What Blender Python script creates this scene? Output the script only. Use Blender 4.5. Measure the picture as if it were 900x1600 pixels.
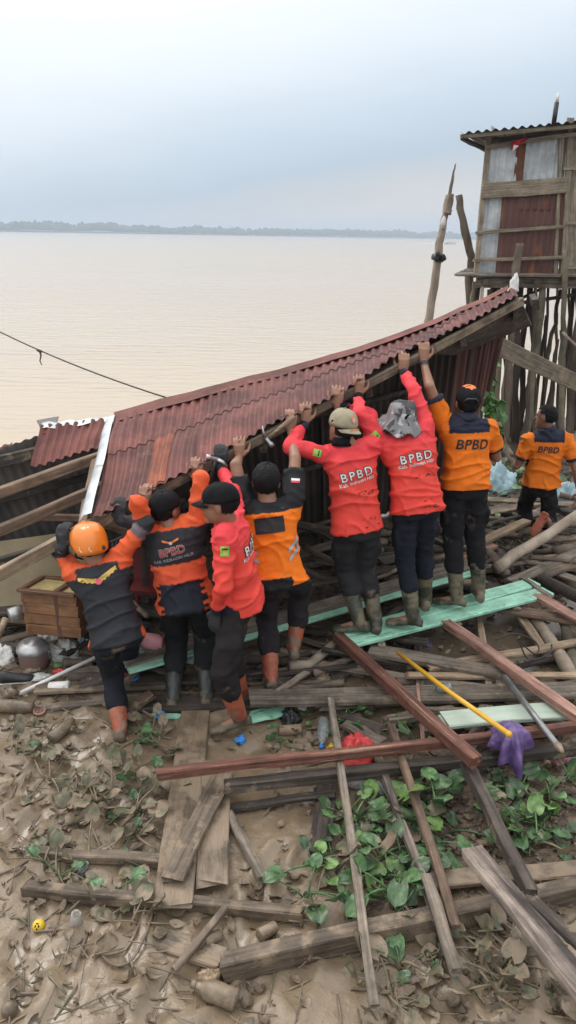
import bpy, bmesh, math, random
import numpy as np
from mathutils import Vector, Matrix, noise
from mathutils.bvhtree import BVHTree
R = math.radians
rnd = random.Random(7)
SC = bpy.context.scene
COL = SC.collection
for o in list(bpy.data.objects):
    bpy.data.objects.remove(o)

# ------------------------------------------------------------------ camera
FPX, IW, IH = 1200.0, 900, 1600
CAM = Vector((0, 0, 3.0))
PITCH, ROLL = R(19.9), R(1.05)
_f = Vector((0, math.cos(PITCH), -math.sin(PITCH)))
_u0 = Vector((0, math.sin(PITCH), math.cos(PITCH)))
_r0 = Vector((1, 0, 0))
CR = _r0 * math.cos(ROLL) + _u0 * math.sin(ROLL)
CU = _u0 * math.cos(ROLL) - _r0 * math.sin(ROLL)
camd = bpy.data.cameras.new('camera')
cam = bpy.data.objects.new('camera', camd)
COL.objects.link(cam)
camd.sensor_fit = 'VERTICAL'
camd.sensor_height = 36
camd.lens = FPX / IH * 36
camd.clip_start, camd.clip_end = 0.05, 20000
cam.matrix_world = Matrix(((CR.x, CU.x, -_f.x, CAM.x), (CR.y, CU.y, -_f.y, CAM.y),
                           (CR.z, CU.z, -_f.z, CAM.z), (0, 0, 0, 1)))
SC.camera = cam

# ------------------------------------------------------------------ world: overcast sky
SUN_EL, SUN_AZ = R(52), R(-40)          # azimuth from +Y towards +X
W = bpy.data.worlds.new('World')
SC.world = W
W.use_nodes = True
nt = W.node_tree
nt.nodes.clear()
def nn(t, typ, **k):
    n = t.nodes.new(typ)
    for a, b in k.items():
        setattr(n, a, b)
    return n
wo = nn(nt, 'ShaderNodeOutputWorld')
bg = nn(nt, 'ShaderNodeBackground')
bg.inputs[1].default_value = 0.1
sky = nn(nt, 'ShaderNodeTexSky', sky_type='NISHITA', sun_disc=False)
sky.sun_elevation = SUN_EL
sky.sun_rotation = SUN_AZ
sky.air_density, sky.dust_density = 1.0, 3.0
tc = nn(nt, 'ShaderNodeTexCoord')
sep = nn(nt, 'ShaderNodeSeparateXYZ')
nt.links.new(tc.outputs['Generated'], sep.inputs[0])
# soft cloud deck: lumpy warp of the elevation, then a ramp
mp = nn(nt, 'ShaderNodeMapping')
mp.inputs['Scale'].default_value = (1.3, 1.3, 5.0)
nt.links.new(tc.outputs['Generated'], mp.inputs[0])
nz = nn(nt, 'ShaderNodeTexNoise')
nz.inputs['Scale'].default_value = 1.7
nz.inputs['Detail'].default_value = 5
nz.inputs['Roughness'].default_value = 0.5
nt.links.new(mp.outputs[0], nz.inputs['Vector'])
ma = nn(nt, 'ShaderNodeMath', operation='MULTIPLY_ADD')
ma.inputs[1].default_value = 0.10
nt.links.new(nz.outputs['Fac'], ma.inputs[0])
mb = nn(nt, 'ShaderNodeMath', operation='ADD')
nt.links.new(sep.outputs['Z'], mb.inputs[0])
mb.inputs[1].default_value = -0.05
nt.links.new(mb.outputs[0], ma.inputs[2])
# the deck is thinner (brighter) towards the left
ml = nn(nt, 'ShaderNodeMath', operation='MULTIPLY_ADD')
ml.inputs[1].default_value = -0.20
nt.links.new(sep.outputs['X'], ml.inputs[0])
nt.links.new(ma.outputs[0], ml.inputs[2])
cr = nn(nt, 'ShaderNodeValToRGB')
e = cr.color_ramp.elements
e[0].position, e[0].color = 0.0, (6.4, 6.35, 6.3, 1)
e[1].position, e[1].color = 1.0, (17, 17, 17.2, 1)
for p, c in ((0.022, (5.7, 5.85, 6.0)), (0.06, (4.5, 5.5, 6.5)), (0.11, (5.5, 6.5, 7.5)), (0.19, (7.6, 8.3, 9.0)),
             (0.27, (9.3, 9.7, 10.0)), (0.45, (12.5, 12.6, 12.8))):
    q = e.new(p)
    q.color = c + (1,)
nt.links.new(ml.outputs[0], cr.inputs[0])
mx = nn(nt, 'ShaderNodeMixRGB')
mx.inputs[0].default_value = 0.94
nt.links.new(sky.outputs[0], mx.inputs[1])
nt.links.new(cr.outputs[0], mx.inputs[2])
nt.links.new(mx.outputs[0], bg.inputs[0])
nt.links.new(bg.outputs[0], wo.inputs[0])

sd = bpy.data.lights.new('sun', 'SUN')
sd.energy = 1.1
sd.angle = R(28)
sd.color = (1, 0.96, 0.9)
sun = bpy.data.objects.new('sun', sd)
COL.objects.link(sun)
sdir = Vector((math.sin(SUN_AZ) * math.cos(SUN_EL), math.cos(SUN_AZ) * math.cos(SUN_EL), math.sin(SUN_EL)))
sun.rotation_euler = sdir.to_track_quat('Z', 'Y').to_euler()
SC.view_settings.view_transform = 'Standard'
SC.view_settings.look = 'None'
SC.view_settings.exposure = 0.22
SC.view_settings.gamma = 1
SC.cycles.use_denoising = True
SC.cycles.volume_bounces = 0
SC.cycles.max_bounces = 8

# ------------------------------------------------------------------ helpers
def ray(x, y):
    return (_f + CR * ((x - IW / 2) / FPX) + CU * ((IH / 2 - y) / FPX)).normalized()
def pY(x, y, Y):
    d = ray(x, y)
    return CAM + d * ((Y - CAM.y) / d.y)
def pZ(x, y, z):
    d = ray(x, y)
    return CAM + d * ((z - CAM.z) / d.z)
def pix(p):
    d = Vector(p) - CAM
    w = d.dot(_f)
    return (IW / 2 + FPX * d.dot(CR) / w, IH / 2 - FPX * d.dot(CU) / w)
def sm(a, b, x):
    t = min(1, max(0, (x - a) / (b - a)))
    return t * t * (3 - 2 * t)
def gbase(x, y):
    z = 0.07 * sm(3.7, 4.7, y) + 0.06 * sm(5.5, 8, y)
    k = sm(0.8, 3.2, x)                        # the shore comes closer on the left
    a, b = 7.6 + 4.2 * k, 11.0 + 9.5 * k
    z -= 1.45 * sm(a, b, y) + 0.08 * max(0, y - b)
    return z
FOOT = []
_rf = random.Random(12)
for (x0_, x1_, y0_, y1_), n_ in (((20, 250, 1190, 1330), 9), ((20, 480, 1420, 1590), 16), ((360, 500, 1230, 1420), 5), ((560, 880, 1450, 1590), 6)):
    for _ in range(n_):
        q_ = pZ(_rf.uniform(x0_, x1_), _rf.uniform(y0_, y1_), 0.0)
        FOOT.append((q_.x, q_.y, _rf.uniform(-.8, .8), _rf.uniform(.018, .04)))
def tread(x, y):
    d = 0.0
    for fx, fy, fa, dp in FOOT:
        ax, ay = x - fx, y - fy
        if abs(ax) > .3 or abs(ay) > .3: continue
        c, s = math.cos(fa), math.sin(fa)
        u, v = (ax * c + ay * s) / .055, (-ax * s + ay * c) / .135
        r = math.sqrt(u * u + v * v)
        if r < 1: d -= dp * (1 - r ** 4)
        elif r < 1.9: d += dp * .55 * math.sin(math.pi * (r - 1) / .9) * (.7 + .6 * noise.noise(Vector((x * 20, y * 20, 2))))
    return d
def gh_wet(x, y):
    """height of the silt and how far standing water fills it (0..1)"""
    b = gbase(x, y)
    v = Vector((x, y, 0))
    lo = 0.05 * (noise.noise(v * 0.9) + 0.5 * noise.noise(v * 2.3 + Vector((5, 2, 1))))
    z = b + lo
    near = 1 - sm(5.5, 9, y)
    n2 = noise.noise(v * 6 + Vector((3, 9, 0)))
    n3 = noise.noise(v * 14 + Vector((1, 4, 0)))
    n4 = noise.noise(v * 31 + Vector((7, 1, 0)))
    rough = 0.25 + 1.0 * sm(-0.25, 0.3, noise.noise(v * 1.3 + Vector((8, 8, 0))))
    cl = (0.026 * n2 + 0.016 * n3 + 0.007 * n4 + 0.022 * (0.3 - abs(noise.noise(v * 9)))) * rough * (0.3 + 0.7 * near)
    cl += tread(x, y) if 1.5 < y < 4.4 else 0.0
    lvl = -0.003 - 0.014 * noise.noise(v * 0.8 + Vector((2, 5, 0)))
    w = sm(0.008, -0.004, cl - lvl) if False else min(1, max(0, (lvl + 0.004 - cl) / 0.008))
    return z + max(cl, lvl + 0.25 * (cl - lvl)), w
def gh(x, y):
    return gh_wet(x, y)[0]

def setp(o, label=None, cat=None, group=None, kind=None):
    if label: o['label'] = label
    if cat: o['category'] = cat
    if group: o['group'] = group
    if kind: o['kind'] = kind
    return o
def thing(name, label, cat, loc, group=None):
    o = bpy.data.objects.new(name, None)
    COL.objects.link(o)
    o.empty_display_size = 0.1
    o.location = Vector(loc)
    return setp(o, label, cat, group)
def wloc(o):
    l = Vector((0, 0, 0))
    while o is not None:
        l = l + o.location
        o = o.parent
    return l
def mo(name, V, F, m, parent=None, smooth=False, loc=None, cols=None):
    """mesh object from world-space vertices; parents carry translation only"""
    V = [Vector(v) for v in V]
    if loc is None:
        n = len(V)
        loc = Vector((sum(v.x for v in V) / n, sum(v.y for v in V) / n, min(v.z for v in V)))
    me = bpy.data.meshes.new(name)
    me.from_pydata([v - loc for v in V], [], F)
    return fin(name, me, m, parent, smooth, loc, cols)
def fin(name, me, m, parent, smooth, loc, cols=None):
    if smooth:
        me.polygons.foreach_set('use_smooth', [True] * len(me.polygons))
    if m:
        if not me.materials:
            me.materials.append(m)
    if cols is not None:
        a = me.color_attributes.new('col', 'FLOAT_COLOR', 'POINT')
        a.data.foreach_set('color', np.asarray(cols, dtype=np.float32).reshape(-1))
    me.update()
    o = bpy.data.objects.new(name, me)
    COL.objects.link(o)
    if parent is not None:
        o.parent = parent
        o.location = loc - wloc(parent)
    else:
        o.location = loc
    return o
def placed(name, me, M, parent=None):
    """link mesh data with a full matrix"""
    o = bpy.data.objects.new(name, me)
    COL.objects.link(o)
    if parent is not None:
        o.parent = parent
        o.matrix_local = Matrix.Translation(-wloc(parent)) @ M
    else:
        o.matrix_world = M
    return o

# ---- shape makers, appending to V, F
def ring_loft(V, F, rings, cap=True):
    """rings: list of lists of points of equal length"""
    b = len(V)
    n = len(rings[0])
    for r in rings:
        V.extend(r)
    for k in range(len(rings) - 1):
        for i in range(n):
            j = (i + 1) % n
            F.append((b + k * n + i, b + k * n + j, b + (k + 1) * n + j, b + (k + 1) * n + i))
    if cap:
        F.append(tuple(b + i for i in reversed(range(n))))
        e_ = b + (len(rings) - 1) * n
        F.append(tuple(e_ + i for i in range(n)))
def frame(d):
    d = Vector(d).normalized()
    a = Vector((0, 0, 1)) if abs(d.z) < 0.9 else Vector((1, 0, 0))
    x = a.cross(d).normalized()
    return x, d.cross(x).normalized(), d
def tube(V, F, pts, rad, n=8, wob=0.0, seed=0):
    pts = [Vector(p) for p in pts]
    if not isinstance(rad, (list, tuple)):
        rad = [rad] * len(pts)
    rings = []
    x = None
    for i, p in enumerate(pts):
        d = (pts[min(i + 1, len(pts) - 1)] - pts[max(i - 1, 0)])
        if d.length < 1e-6: d = Vector((0, 0, 1))
        d.normalize()
        if x is None:
            x, y, _ = frame(d)
        else:
            x = (x - d * x.dot(d)).normalized()
            y = d.cross(x)
        rr = []
        for k in range(n):
            a = 2 * math.pi * k / n
            r = rad[i]
            if wob:
                r *= 1 + wob * noise.noise(Vector((k * 1.7 + seed, i * 0.6, seed * 1.3)))
            rr.append(p + x * (math.cos(a) * r) + y * (math.sin(a) * r))
        rings.append(rr)
    ring_loft(V, F, rings)
def capsule(V, F, p0, r0, p1, r1, n=14):
    p0, p1 = Vector(p0), Vector(p1)
    d = p1 - p0
    if d.length < 1e-5: d = Vector((0, 0, 1e-4))
    x, y, d = frame(d)
    rings = []
    for a in (-85, -60, -30, 0):
        c, s = math.cos(R(a)), math.sin(R(a))
        rings.append([p0 + d * (s * r0) + (x * math.cos(t) + y * math.sin(t)) * (c * r0) for t in [2 * math.pi * k / n for k in range(n)]])
    for a in (0, 30, 60, 85):
        c, s = math.cos(R(a)), math.sin(R(a))
        rings.append([p1 + d * (s * r1) + (x * math.cos(t) + y * math.sin(t)) * (c * r1) for t in [2 * math.pi * k / n for k in range(n)]])
    ring_loft(V, F, rings)
def ellipsoid(V, F, c, ax, ay, az, n=16, m=10):
    """ax, ay, az: full axis vectors"""
    rings = []
    for k in range(1, m):
        t = math.pi * k / m - math.pi / 2
        rings.append([Vector(c) + ax * (math.cos(t) * math.cos(a)) + ay * (math.cos(t) * math.sin(a)) + az * math.sin(t)
                      for a in [2 * math.pi * i / n for i in range(n)]])
    ring_loft(V, F, rings)
def bx(V, F, c, x, y, z):
    """box from centre and three half-axis vectors"""
    b = len(V)
    for sx, sy, sz in ((-1, -1, -1), (1, -1, -1), (1, 1, -1), (-1, 1, -1), (-1, -1, 1), (1, -1, 1), (1, 1, 1), (-1, 1, 1)):
        V.append(Vector(c) + x * sx + y * sy + z * sz)
    for f in ((3, 2, 1, 0), (4, 5, 6, 7), (0, 1, 5, 4), (1, 2, 6, 5), (2, 3, 7, 6), (3, 0, 4, 7)):
        F.append(tuple(b + i for i in f))
def remesh(V, F, voxel, smooth=4, fac=0.5):
    me = bpy.data.meshes.new('t')
    me.from_pydata([tuple(v) for v in V], [], F)
    o = bpy.data.objects.new('t', me)
    COL.objects.link(o)
    a = o.modifiers.new('r', 'REMESH')
    a.mode = 'VOXEL'
    a.voxel_size = voxel
    if smooth:
        b = o.modifiers.new('s', 'SMOOTH')
        b.iterations = smooth
        b.factor = fac
    dg = bpy.context.evaluated_depsgraph_get()
    dg.update()
    out = bpy.data.meshes.new_from_object(o.evaluated_get(dg))
    bpy.data.objects.remove(o)
    bpy.data.meshes.remove(me)
    return out
def mverts(me):
    a = np.empty(len(me.vertices) * 3)
    me.vertices.foreach_get('co', a)
    return a.reshape(-1, 3)
def mnorms(me):
    a = np.empty(len(me.vertices) * 3)
    me.vertices.foreach_get('normal', a)
    return a.reshape(-1, 3)

# ------------------------------------------------------------------ materials
MATS = {}
MUDC = (0.225, 0.168, 0.112)
def mat(name, c1, c2=None, scale=6, rough=0.7, bump=0.15, bscale=40, stretch=(1, 1, 1), mud=0.0, mudscale=5,
        contrast=(0.35, 0.65), vcol=False, rand=0.0, metal=0, trans=0, c3=None, c3thr=0.6, c3scale=4, spec=0.5, coat=0, detail=6, mudc=MUDC, bdist=0.01, stain=0.0, stscale=5, ridged=False):
    m = bpy.data.materials.new(name)
    m.use_nodes = True
    t = m.node_tree
    b = t.nodes['Principled BSDF']
    L = t.links.new
    tcn = nn(t, 'ShaderNodeTexCoord')
    mpn = nn(t, 'ShaderNodeMapping')
    mpn.inputs['Scale'].default_value = stretch
    oi = nn(t, 'ShaderNodeObjectInfo')
    L(tcn.outputs['Object'], mpn.inputs[0])
    # decorrelate objects that share the material
    cm = nn(t, 'ShaderNodeMath', operation='MULTIPLY'); cm.inputs[1].default_value = 37.0
    L(oi.outputs['Random'], cm.inputs[0])
    L(cm.outputs[0], mpn.inputs['Location'])
    n1 = nn(t, 'ShaderNodeTexNoise')
    n1.inputs['Scale'].default_value = scale
    n1.inputs['Detail'].default_value = detail
    n1.inputs['Roughness'].default_value = 0.6
    L(mpn.outputs[0], n1.inputs['Vector'])
    mr = nn(t, 'ShaderNodeMapRange')
    mr.inputs[1].default_value, mr.inputs[2].default_value = contrast
    L(n1.outputs['Fac'], mr.inputs[0])
    mix = nn(t, 'ShaderNodeMixRGB')
    L(mr.outputs[0], mix.inputs[0])
    if vcol:
        at = nn(t, 'ShaderNodeVertexColor', layer_name='col')
        dk = nn(t, 'ShaderNodeMixRGB', blend_type='MULTIPLY')
        dk.inputs[0].default_value = 1
        dk.inputs[2].default_value = (0.80, 0.80, 0.80, 1)
        L(at.outputs[0], dk.inputs[1])
        L(dk.outputs[0], mix.inputs[1])
        L(at.outputs[0], mix.inputs[2])
    else:
        mix.inputs[1].default_value = (*c1, 1)
        mix.inputs[2].default_value = (*(c2 or c1), 1)
    col = mix.outputs[0]
    if c3 is not None:
        n3 = nn(t, 'ShaderNodeTexNoise')
        n3.inputs['Scale'].default_value = c3scale
        n3.inputs['Detail'].default_value = 8
        n3.inputs['Roughness'].default_value = 0.65
        L(mpn.outputs[0], n3.inputs['Vector'])
        r3 = nn(t, 'ShaderNodeMapRange')
        r3.inputs[1].default_value, r3.inputs[2].default_value = c3thr, c3thr + 0.06
        L(n3.outputs['Fac'], r3.inputs[0])
        x3 = nn(t, 'ShaderNodeMixRGB')
        L(r3.outputs[0], x3.inputs[0])
        L(col, x3.inputs[1])
        x3.inputs[2].default_value = (*c3, 1)
        col = x3.outputs[0]
    if stain:
        sn = nn(t, 'ShaderNodeTexNoise')
        sn.inputs['Scale'].default_value = stscale
        sn.inputs['Detail'].default_value = 9
        sn.inputs['Roughness'].default_value = 0.7
        sa = nn(t, 'ShaderNodeVectorMath', operation='ADD')
        L(tcn.outputs['Object'], sa.inputs[0])
        L(cm.outputs[0], sa.inputs[1])
        L(sa.outputs[0], sn.inputs['Vector'])
        sr = nn(t, 'ShaderNodeMapRange')
        sr.inputs[1].default_value, sr.inputs[2].default_value = 0.36, 0.62
        sr.inputs[3].default_value, sr.inputs[4].default_value = 1 - stain, 1.12
        L(sn.outputs['Fac'], sr.inputs[0])
        sx = nn(t, 'ShaderNodeMixRGB', blend_type='MULTIPLY')
        sx.inputs[0].default_value = 1
        L(col, sx.inputs[1])
        L(sr.outputs[0], sx.inputs[2])
        col = sx.outputs[0]
    if rand:
        hv = nn(t, 'ShaderNodeHueSaturation')
        vr = nn(t, 'ShaderNodeMapRange')
        vr.inputs[3].default_value, vr.inputs[4].default_value = 1 - rand, 1 + rand
        L(oi.outputs['Random'], vr.inputs[0])
        L(vr.outputs[0], hv.inputs['Value'])
        L(col, hv.inputs['Color'])
        col = hv.outputs[0]
    rsock = None
    if mud > 0:
        nm = nn(t, 'ShaderNodeTexNoise')
        nm.inputs['Scale'].default_value = mudscale
        nm.inputs['Detail'].default_value = 7
        nm.inputs['Roughness'].default_value = 0.62
        L(tcn.outputs['Object'], nm.inputs['Vector'])
        ad = nn(t, 'ShaderNodeVectorMath', operation='ADD')
        L(tcn.outputs['Object'], ad.inputs[0])
        cb = nn(t, 'ShaderNodeCombineXYZ')
        L(cm.outputs[0], cb.inputs[0])
        L(cb.outputs[0], ad.inputs[1])
        L(ad.outputs[0], nm.inputs['Vector'])
        rm = nn(t, 'ShaderNodeMapRange')
        th = 0.72 - 0.44 * mud
        rm.inputs[1].default_value, rm.inputs[2].default_value = th, th + 0.09
        L(nm.outputs['Fac'], rm.inputs[0])
        xm = nn(t, 'ShaderNodeMixRGB')
        L(rm.outputs[0], xm.inputs[0])
        L(col, xm.inputs[1])
        xm.inputs[2].default_value = (*mudc, 1)
        col = xm.outputs[0]
    L(col, b.inputs['Base Color'])
    b.inputs['Roughness'].default_value = rough
    b.inputs['Metallic'].default_value = metal
    b.inputs['Specular IOR Level'].default_value = spec
    if trans:
        b.inputs['Transmission Weight'].default_value = trans
    if coat:
        b.inputs['Coat Weight'].default_value = coat
    if bump:
        nb = nn(t, 'ShaderNodeTexNoise')
        nb.inputs['Scale'].default_value = bscale
        nb.inputs['Detail'].default_value = 5
        if ridged:
            nb.noise_type = 'RIDGED_MULTIFRACTAL'
            nb.inputs['Detail'].default_value = 2
            nb.inputs['Distortion'].default_value = 0.6
        L(mpn.outputs[0], nb.inputs['Vector'])
        bp = nn(t, 'ShaderNodeBump')
        bp.inputs['Strength'].default_value = bump
        bp.inputs['Distance'].default_value = bdist
        L(nb.outputs['Fac'], bp.inputs['Height'])
        L(bp.outputs[0], b.inputs['Normal'])
    MATS[name] = m
    return m
WS = (1.6, 34, 34)     # grain along local x
mat('wood_grey', (0.095, 0.077, 0.06), (0.26, 0.215, 0.165), 1.5, 0.8, 0.6, 2.2, WS, mud=0.33, mudscale=8, rand=0.22, stain=0.55, detail=9)
mat('wood_brown', (0.10, 0.064, 0.042), (0.26, 0.168, 0.11), 1.5, 0.75, 0.6, 2.2, WS, mud=0.25, mudscale=8, rand=0.22, stain=0.5, detail=9)
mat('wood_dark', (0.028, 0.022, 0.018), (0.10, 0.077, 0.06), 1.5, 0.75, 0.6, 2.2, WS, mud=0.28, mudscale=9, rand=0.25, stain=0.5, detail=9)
mat('wood_red', (0.085, 0.032, 0.022), (0.24, 0.10, 0.066), 1.6, 0.7, 0.6, 2.2, WS, mud=0.16, mudscale=8, rand=0.1, c3=(0.38, 0.23, 0.145), c3thr=0.57, c3scale=1.0, stain=0.45, detail=9)
mat('wood_pink', (0.27, 0.14, 0.105), (0.42, 0.25, 0.19), 1.6, 0.7, 0.5, 2.2, WS, mud=0.15, mudscale=8, rand=0.12, c3=(0.20, 0.07, 0.042), c3thr=0.56, c3scale=1.2, stain=0.4, detail=9)
mat('wood_tan', (0.21, 0.145, 0.092), (0.41, 0.305, 0.20), 1.6, 0.7, 0.5, 2.2, WS, mud=0.2, mudscale=8, rand=0.16, stain=0.45, detail=9)
mat('wood_mud', (0.135, 0.10, 0.066), (0.235, 0.178, 0.118), 1.5, 0.5, 0.9, 2.2, (2, 9, 9), mud=0.6, mudscale=5, rand=0.1, stain=0.55, stscale=6, bdist=.02)
mat('wood_mudbrown', (0.085, 0.062, 0.045), (0.20, 0.15, 0.103), 1.5, 0.65, 0.6, 2.2, WS, mud=0.47, mudscale=7, rand=0.15, stain=0.5, detail=9)
mat('wood_silver', (0.06, 0.045, 0.038), (0.35, 0.285, 0.235), 1.3, 0.75, 0.9, 2.0, (1.1, 20, 20), rand=0.1, c3=(0.035, 0.028, 0.026), c3thr=0.58, c3scale=0.8, stain=0.5, stscale=4, detail=10, contrast=(.38, .62))
mat('paint_green', (0.27, 0.58, 0.42), (0.40, 0.72, 0.545), 2.0, 0.55, 0.3, 2.5, (1.5, 14, 14), mud=0.27, mudscale=9, c3=(0.05, 0.27, 0.14), c3thr=0.585, c3scale=2.2, stain=.3, stscale=6)
mat('paint_green_pale', (0.36, 0.45, 0.36), (0.47, 0.55, 0.46), 2.0, 0.6, 0.2, 2.5, (1.5, 8, 8), mud=0.3, mudscale=5)
mat('bark', (0.075, 0.055, 0.04), (0.20, 0.155, 0.115), 6, 0.85, 0.9, 22, (1, 1, 0.25), mud=0.2, rand=0.3)
mat('bark_dark', (0.03, 0.024, 0.019), (0.085, 0.062, 0.046), 6, 0.85, 0.9, 22, (1, 1, 0.25), rand=0.3)
mat('bark_pale', (0.22, 0.175, 0.13), (0.40, 0.33, 0.255), 6, 0.8, 0.8, 22, (1, 1, 0.4), mud=0.2, rand=0.15)
mat('bark_mossy', (0.09, 0.08, 0.05), (0.23, 0.195, 0.13), 5, 0.85, 0.9, 22, (1, 1, 0.25), rand=0.2, stain=.4)
mat('sheet_red', (0.105, 0.033, 0.027), (0.165, 0.054, 0.043), 3, 0.62, 0.08, 10, mud=0.14, mudscale=4, mudc=(0.20, 0.115, 0.085), c3=(0.25, 0.075, 0.034), c3thr=0.63, c3scale=1.6, rand=.14, spec=.3, stain=.35, stscale=3)
mat('sheet_orange', (0.22, 0.062, 0.033), (0.31, 0.09, 0.044), 3, 0.62, 0.05, 10, mud=0.3, mudscale=3, mudc=(0.14, 0.045, 0.035), spec=.3, stain=.3)
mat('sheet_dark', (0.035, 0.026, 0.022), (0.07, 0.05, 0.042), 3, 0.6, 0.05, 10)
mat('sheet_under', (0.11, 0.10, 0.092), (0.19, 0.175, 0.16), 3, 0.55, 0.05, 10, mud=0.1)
mat('sheet_zinc', (0.36, 0.385, 0.40), (0.55, 0.575, 0.585), 3, 0.5, 0.1, 10, (1, 1, 0.3), metal=0.15, c3=(0.27, 0.115, 0.05), c3thr=0.62, c3scale=2.5, stain=.3)
mat('sheet_rust', (0.068, 0.030, 0.025), (0.14, 0.062, 0.048), 3, 0.7, 0.1, 10, (1, 1, 0.3), c3=(0.25, 0.09, 0.035), c3thr=0.63, c3scale=2)
mat('sheet_rustorange', (0.21, 0.08, 0.036), (0.15, 0.07, 0.045), 4, 0.8, 0.1, 10, (1, 1, 0.3), stain=.4)
mat('flashing', (0.34, 0.37, 0.39), (0.55, 0.58, 0.60), 3, 0.38, 0.15, 8, metal=0.5, mud=0.2, stain=.3)
mat('plank_hut', (0.17, 0.135, 0.095), (0.35, 0.29, 0.21), 1.5, 0.8, 0.6, 2.2, WS, rand=0.2, stain=0.4, detail=9)
mat('skin', (0.225, 0.105, 0.062), (0.29, 0.145, 0.088), 8, 0.5, 0.08, 60)
mat('glove', (0.012, 0.012, 0.014), (0.03, 0.03, 0.032), 30, 0.8, 0.3, 150)
mat('hair', (0.003, 0.003, 0.003), (0.008, 0.007, 0.007), 40, 0.6, 0.8, 120, spec=.2)
mat('cloth', (1, 1, 1), vcol=True, scale=9, rough=0.7, bump=0.5, bscale=5.5, stretch=(1, 1, 2.3), bdist=.014, spec=0.25, mud=.06, mudscale=9, ridged=True)
mat('cloth_muddy', (1, 1, 1), vcol=True, scale=9, rough=0.85, bump=0.5, bscale=6, stretch=(1, 1, 2.0), bdist=.014, mud=0.24, mudscale=6, spec=0.2, mudc=(0.15, 0.115, 0.08), ridged=True)
mat('boot_green', (0.030, 0.034, 0.022), (0.065, 0.066, 0.042), 9, 0.45, 0.3, 30, mud=0.66, mudscale=8, mudc=(0.135, 0.112, 0.07), stain=.3, stscale=14)
mat('boot_dark', (0.018, 0.021, 0.018), (0.045, 0.05, 0.042), 9, 0.35, 0.2, 30, mud=0.35, mudscale=9, mudc=(0.17, 0.13, 0.085))
mat('boot_orange', (0.28, 0.068, 0.034), (0.37, 0.095, 0.046), 9, 0.5, 0.2, 30, mud=0.45, mudscale=10, mudc=(0.21, 0.145, 0.095))
mat('ink_black', (0.02, 0.018, 0.02), rough=0.7, bump=0)
mat('ink_white', (0.60, 0.58, 0.57), (0.72, 0.70, 0.69), rough=0.7, bump=0)
mat('ink_gold', (0.55, 0.36, 0.08), (0.66, 0.46, 0.12), rough=0.7, bump=0)
mat('ink_pink', (0.66, 0.10, 0.14), rough=0.7, bump=0)
mat('ink_dark_red', (0.33, 0.045, 0.03), rough=0.7, bump=0)
mat('ink_green', (0.14, 0.52, 0.06), (0.18, 0.6, 0.08), rough=0.6, bump=0)
mat('ink_grey', (0.30, 0.30, 0.31), (0.42, 0.42, 0.43), rough=0.35, bump=0)
mat('ink_orange', (0.75, 0.2, 0.05), rough=0.6, bump=0)
mat('leaf_green', (0.038, 0.092, 0.034), (0.095, 0.18, 0.07), 14, 0.38, 0.2, 25, rand=0.4, mud=0.30, mudscale=11, stain=.35, stscale=14)
mat('leaf_lime', (0.08, 0.165, 0.04), (0.14, 0.235, 0.065), 14, 0.42, 0.15, 25, rand=0.3, mud=0.25, mudscale=12, stain=.3, stscale=14)
mat('leaf_mud', (0.085, 0.092, 0.052), (0.15, 0.135, 0.082), 14, 0.5, 0.3, 25, rand=0.15, mud=0.6, mudscale=9)
mat('plastic_blue', (0.02, 0.19, 0.58), (0.03, 0.24, 0.65), rough=0.35, bump=0, mud=0.1)
mat('plastic_white', (0.62, 0.60, 0.56), (0.72, 0.70, 0.66), rough=0.4, bump=0.05, mud=0.28)
mat('plastic_red', (0.58, 0.045, 0.045), (0.66, 0.075, 0.065), rough=0.45, bump=0.5, bscale=30, mud=0.12)
mat('plastic_darkred', (0.11, 0.012, 0.014), (0.15, 0.018, 0.02), rough=0.45, bump=0.1)
mat('plastic_yellow', (0.66, 0.42, 0.02), (0.72, 0.48, 0.03), rough=0.4, bump=0.05, mud=0.2)
mat('yellow_pole', (0.62, 0.33, 0.02), (0.72, 0.42, 0.04), rough=0.4, bump=0.05, mud=0.12)
mat('plastic_purple', (0.07, 0.035, 0.135), (0.17, 0.11, 0.27), 12, 0.4, 0.6, 30, mud=0.12)
mat('plastic_black', (0.014, 0.014, 0.016), (0.03, 0.03, 0.032), rough=0.4, bump=0.3, mud=0.12)
mat('plastic_pink', (0.50, 0.19, 0.22), (0.62, 0.30, 0.32), rough=0.5, bump=0.3, mud=0.25)
mat('plastic_grey', (0.40, 0.42, 0.40), (0.58, 0.60, 0.57), rough=0.4, bump=0.4, mud=0.42)
mat('plastic_teal', (0.10, 0.30, 0.26), (0.17, 0.40, 0.33), rough=0.45, bump=0.1, mud=0.3)
mat('tarp_blue', (0.26, 0.40, 0.45), (0.42, 0.56, 0.60), 6, 0.5, 0.5, 20, mud=0.1)
mat('mud_coat', (0.16, 0.118, 0.078), (0.245, 0.186, 0.125), 9, 0.45, 0.5, 25, rand=0.1, stain=0.4, stscale=9)
mat('metal_grey', (0.16, 0.165, 0.165), (0.30, 0.30, 0.30), 9, 0.4, 0.1, 30, metal=0.6, mud=0.2)
mat('metal_dark', (0.03, 0.03, 0.033), (0.06, 0.06, 0.065), 9, 0.45, 0.1, 30, metal=0.3)
mat('aluminium', (0.36, 0.36, 0.36), (0.52, 0.52, 0.52), 9, 0.38, 0.1, 30, metal=0.7, mud=0.4)
mat('pot_body', (0.20, 0.12, 0.115), (0.28, 0.18, 0.17), 5, 0.45, 0.1, 30, mud=0.4)
mat('rope', (0.05, 0.042, 0.034), (0.11, 0.09, 0.07), 60, 0.9, 0.4, 120)
mat('cloth_red', (0.45, 0.02, 0.035), (0.55, 0.035, 0.05), rough=0.8, bump=0.3)
mat('cloth_white', (0.62, 0.61, 0.60), (0.74, 0.73, 0.72), rough=0.85, bump=0.4, mud=0.15)
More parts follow.
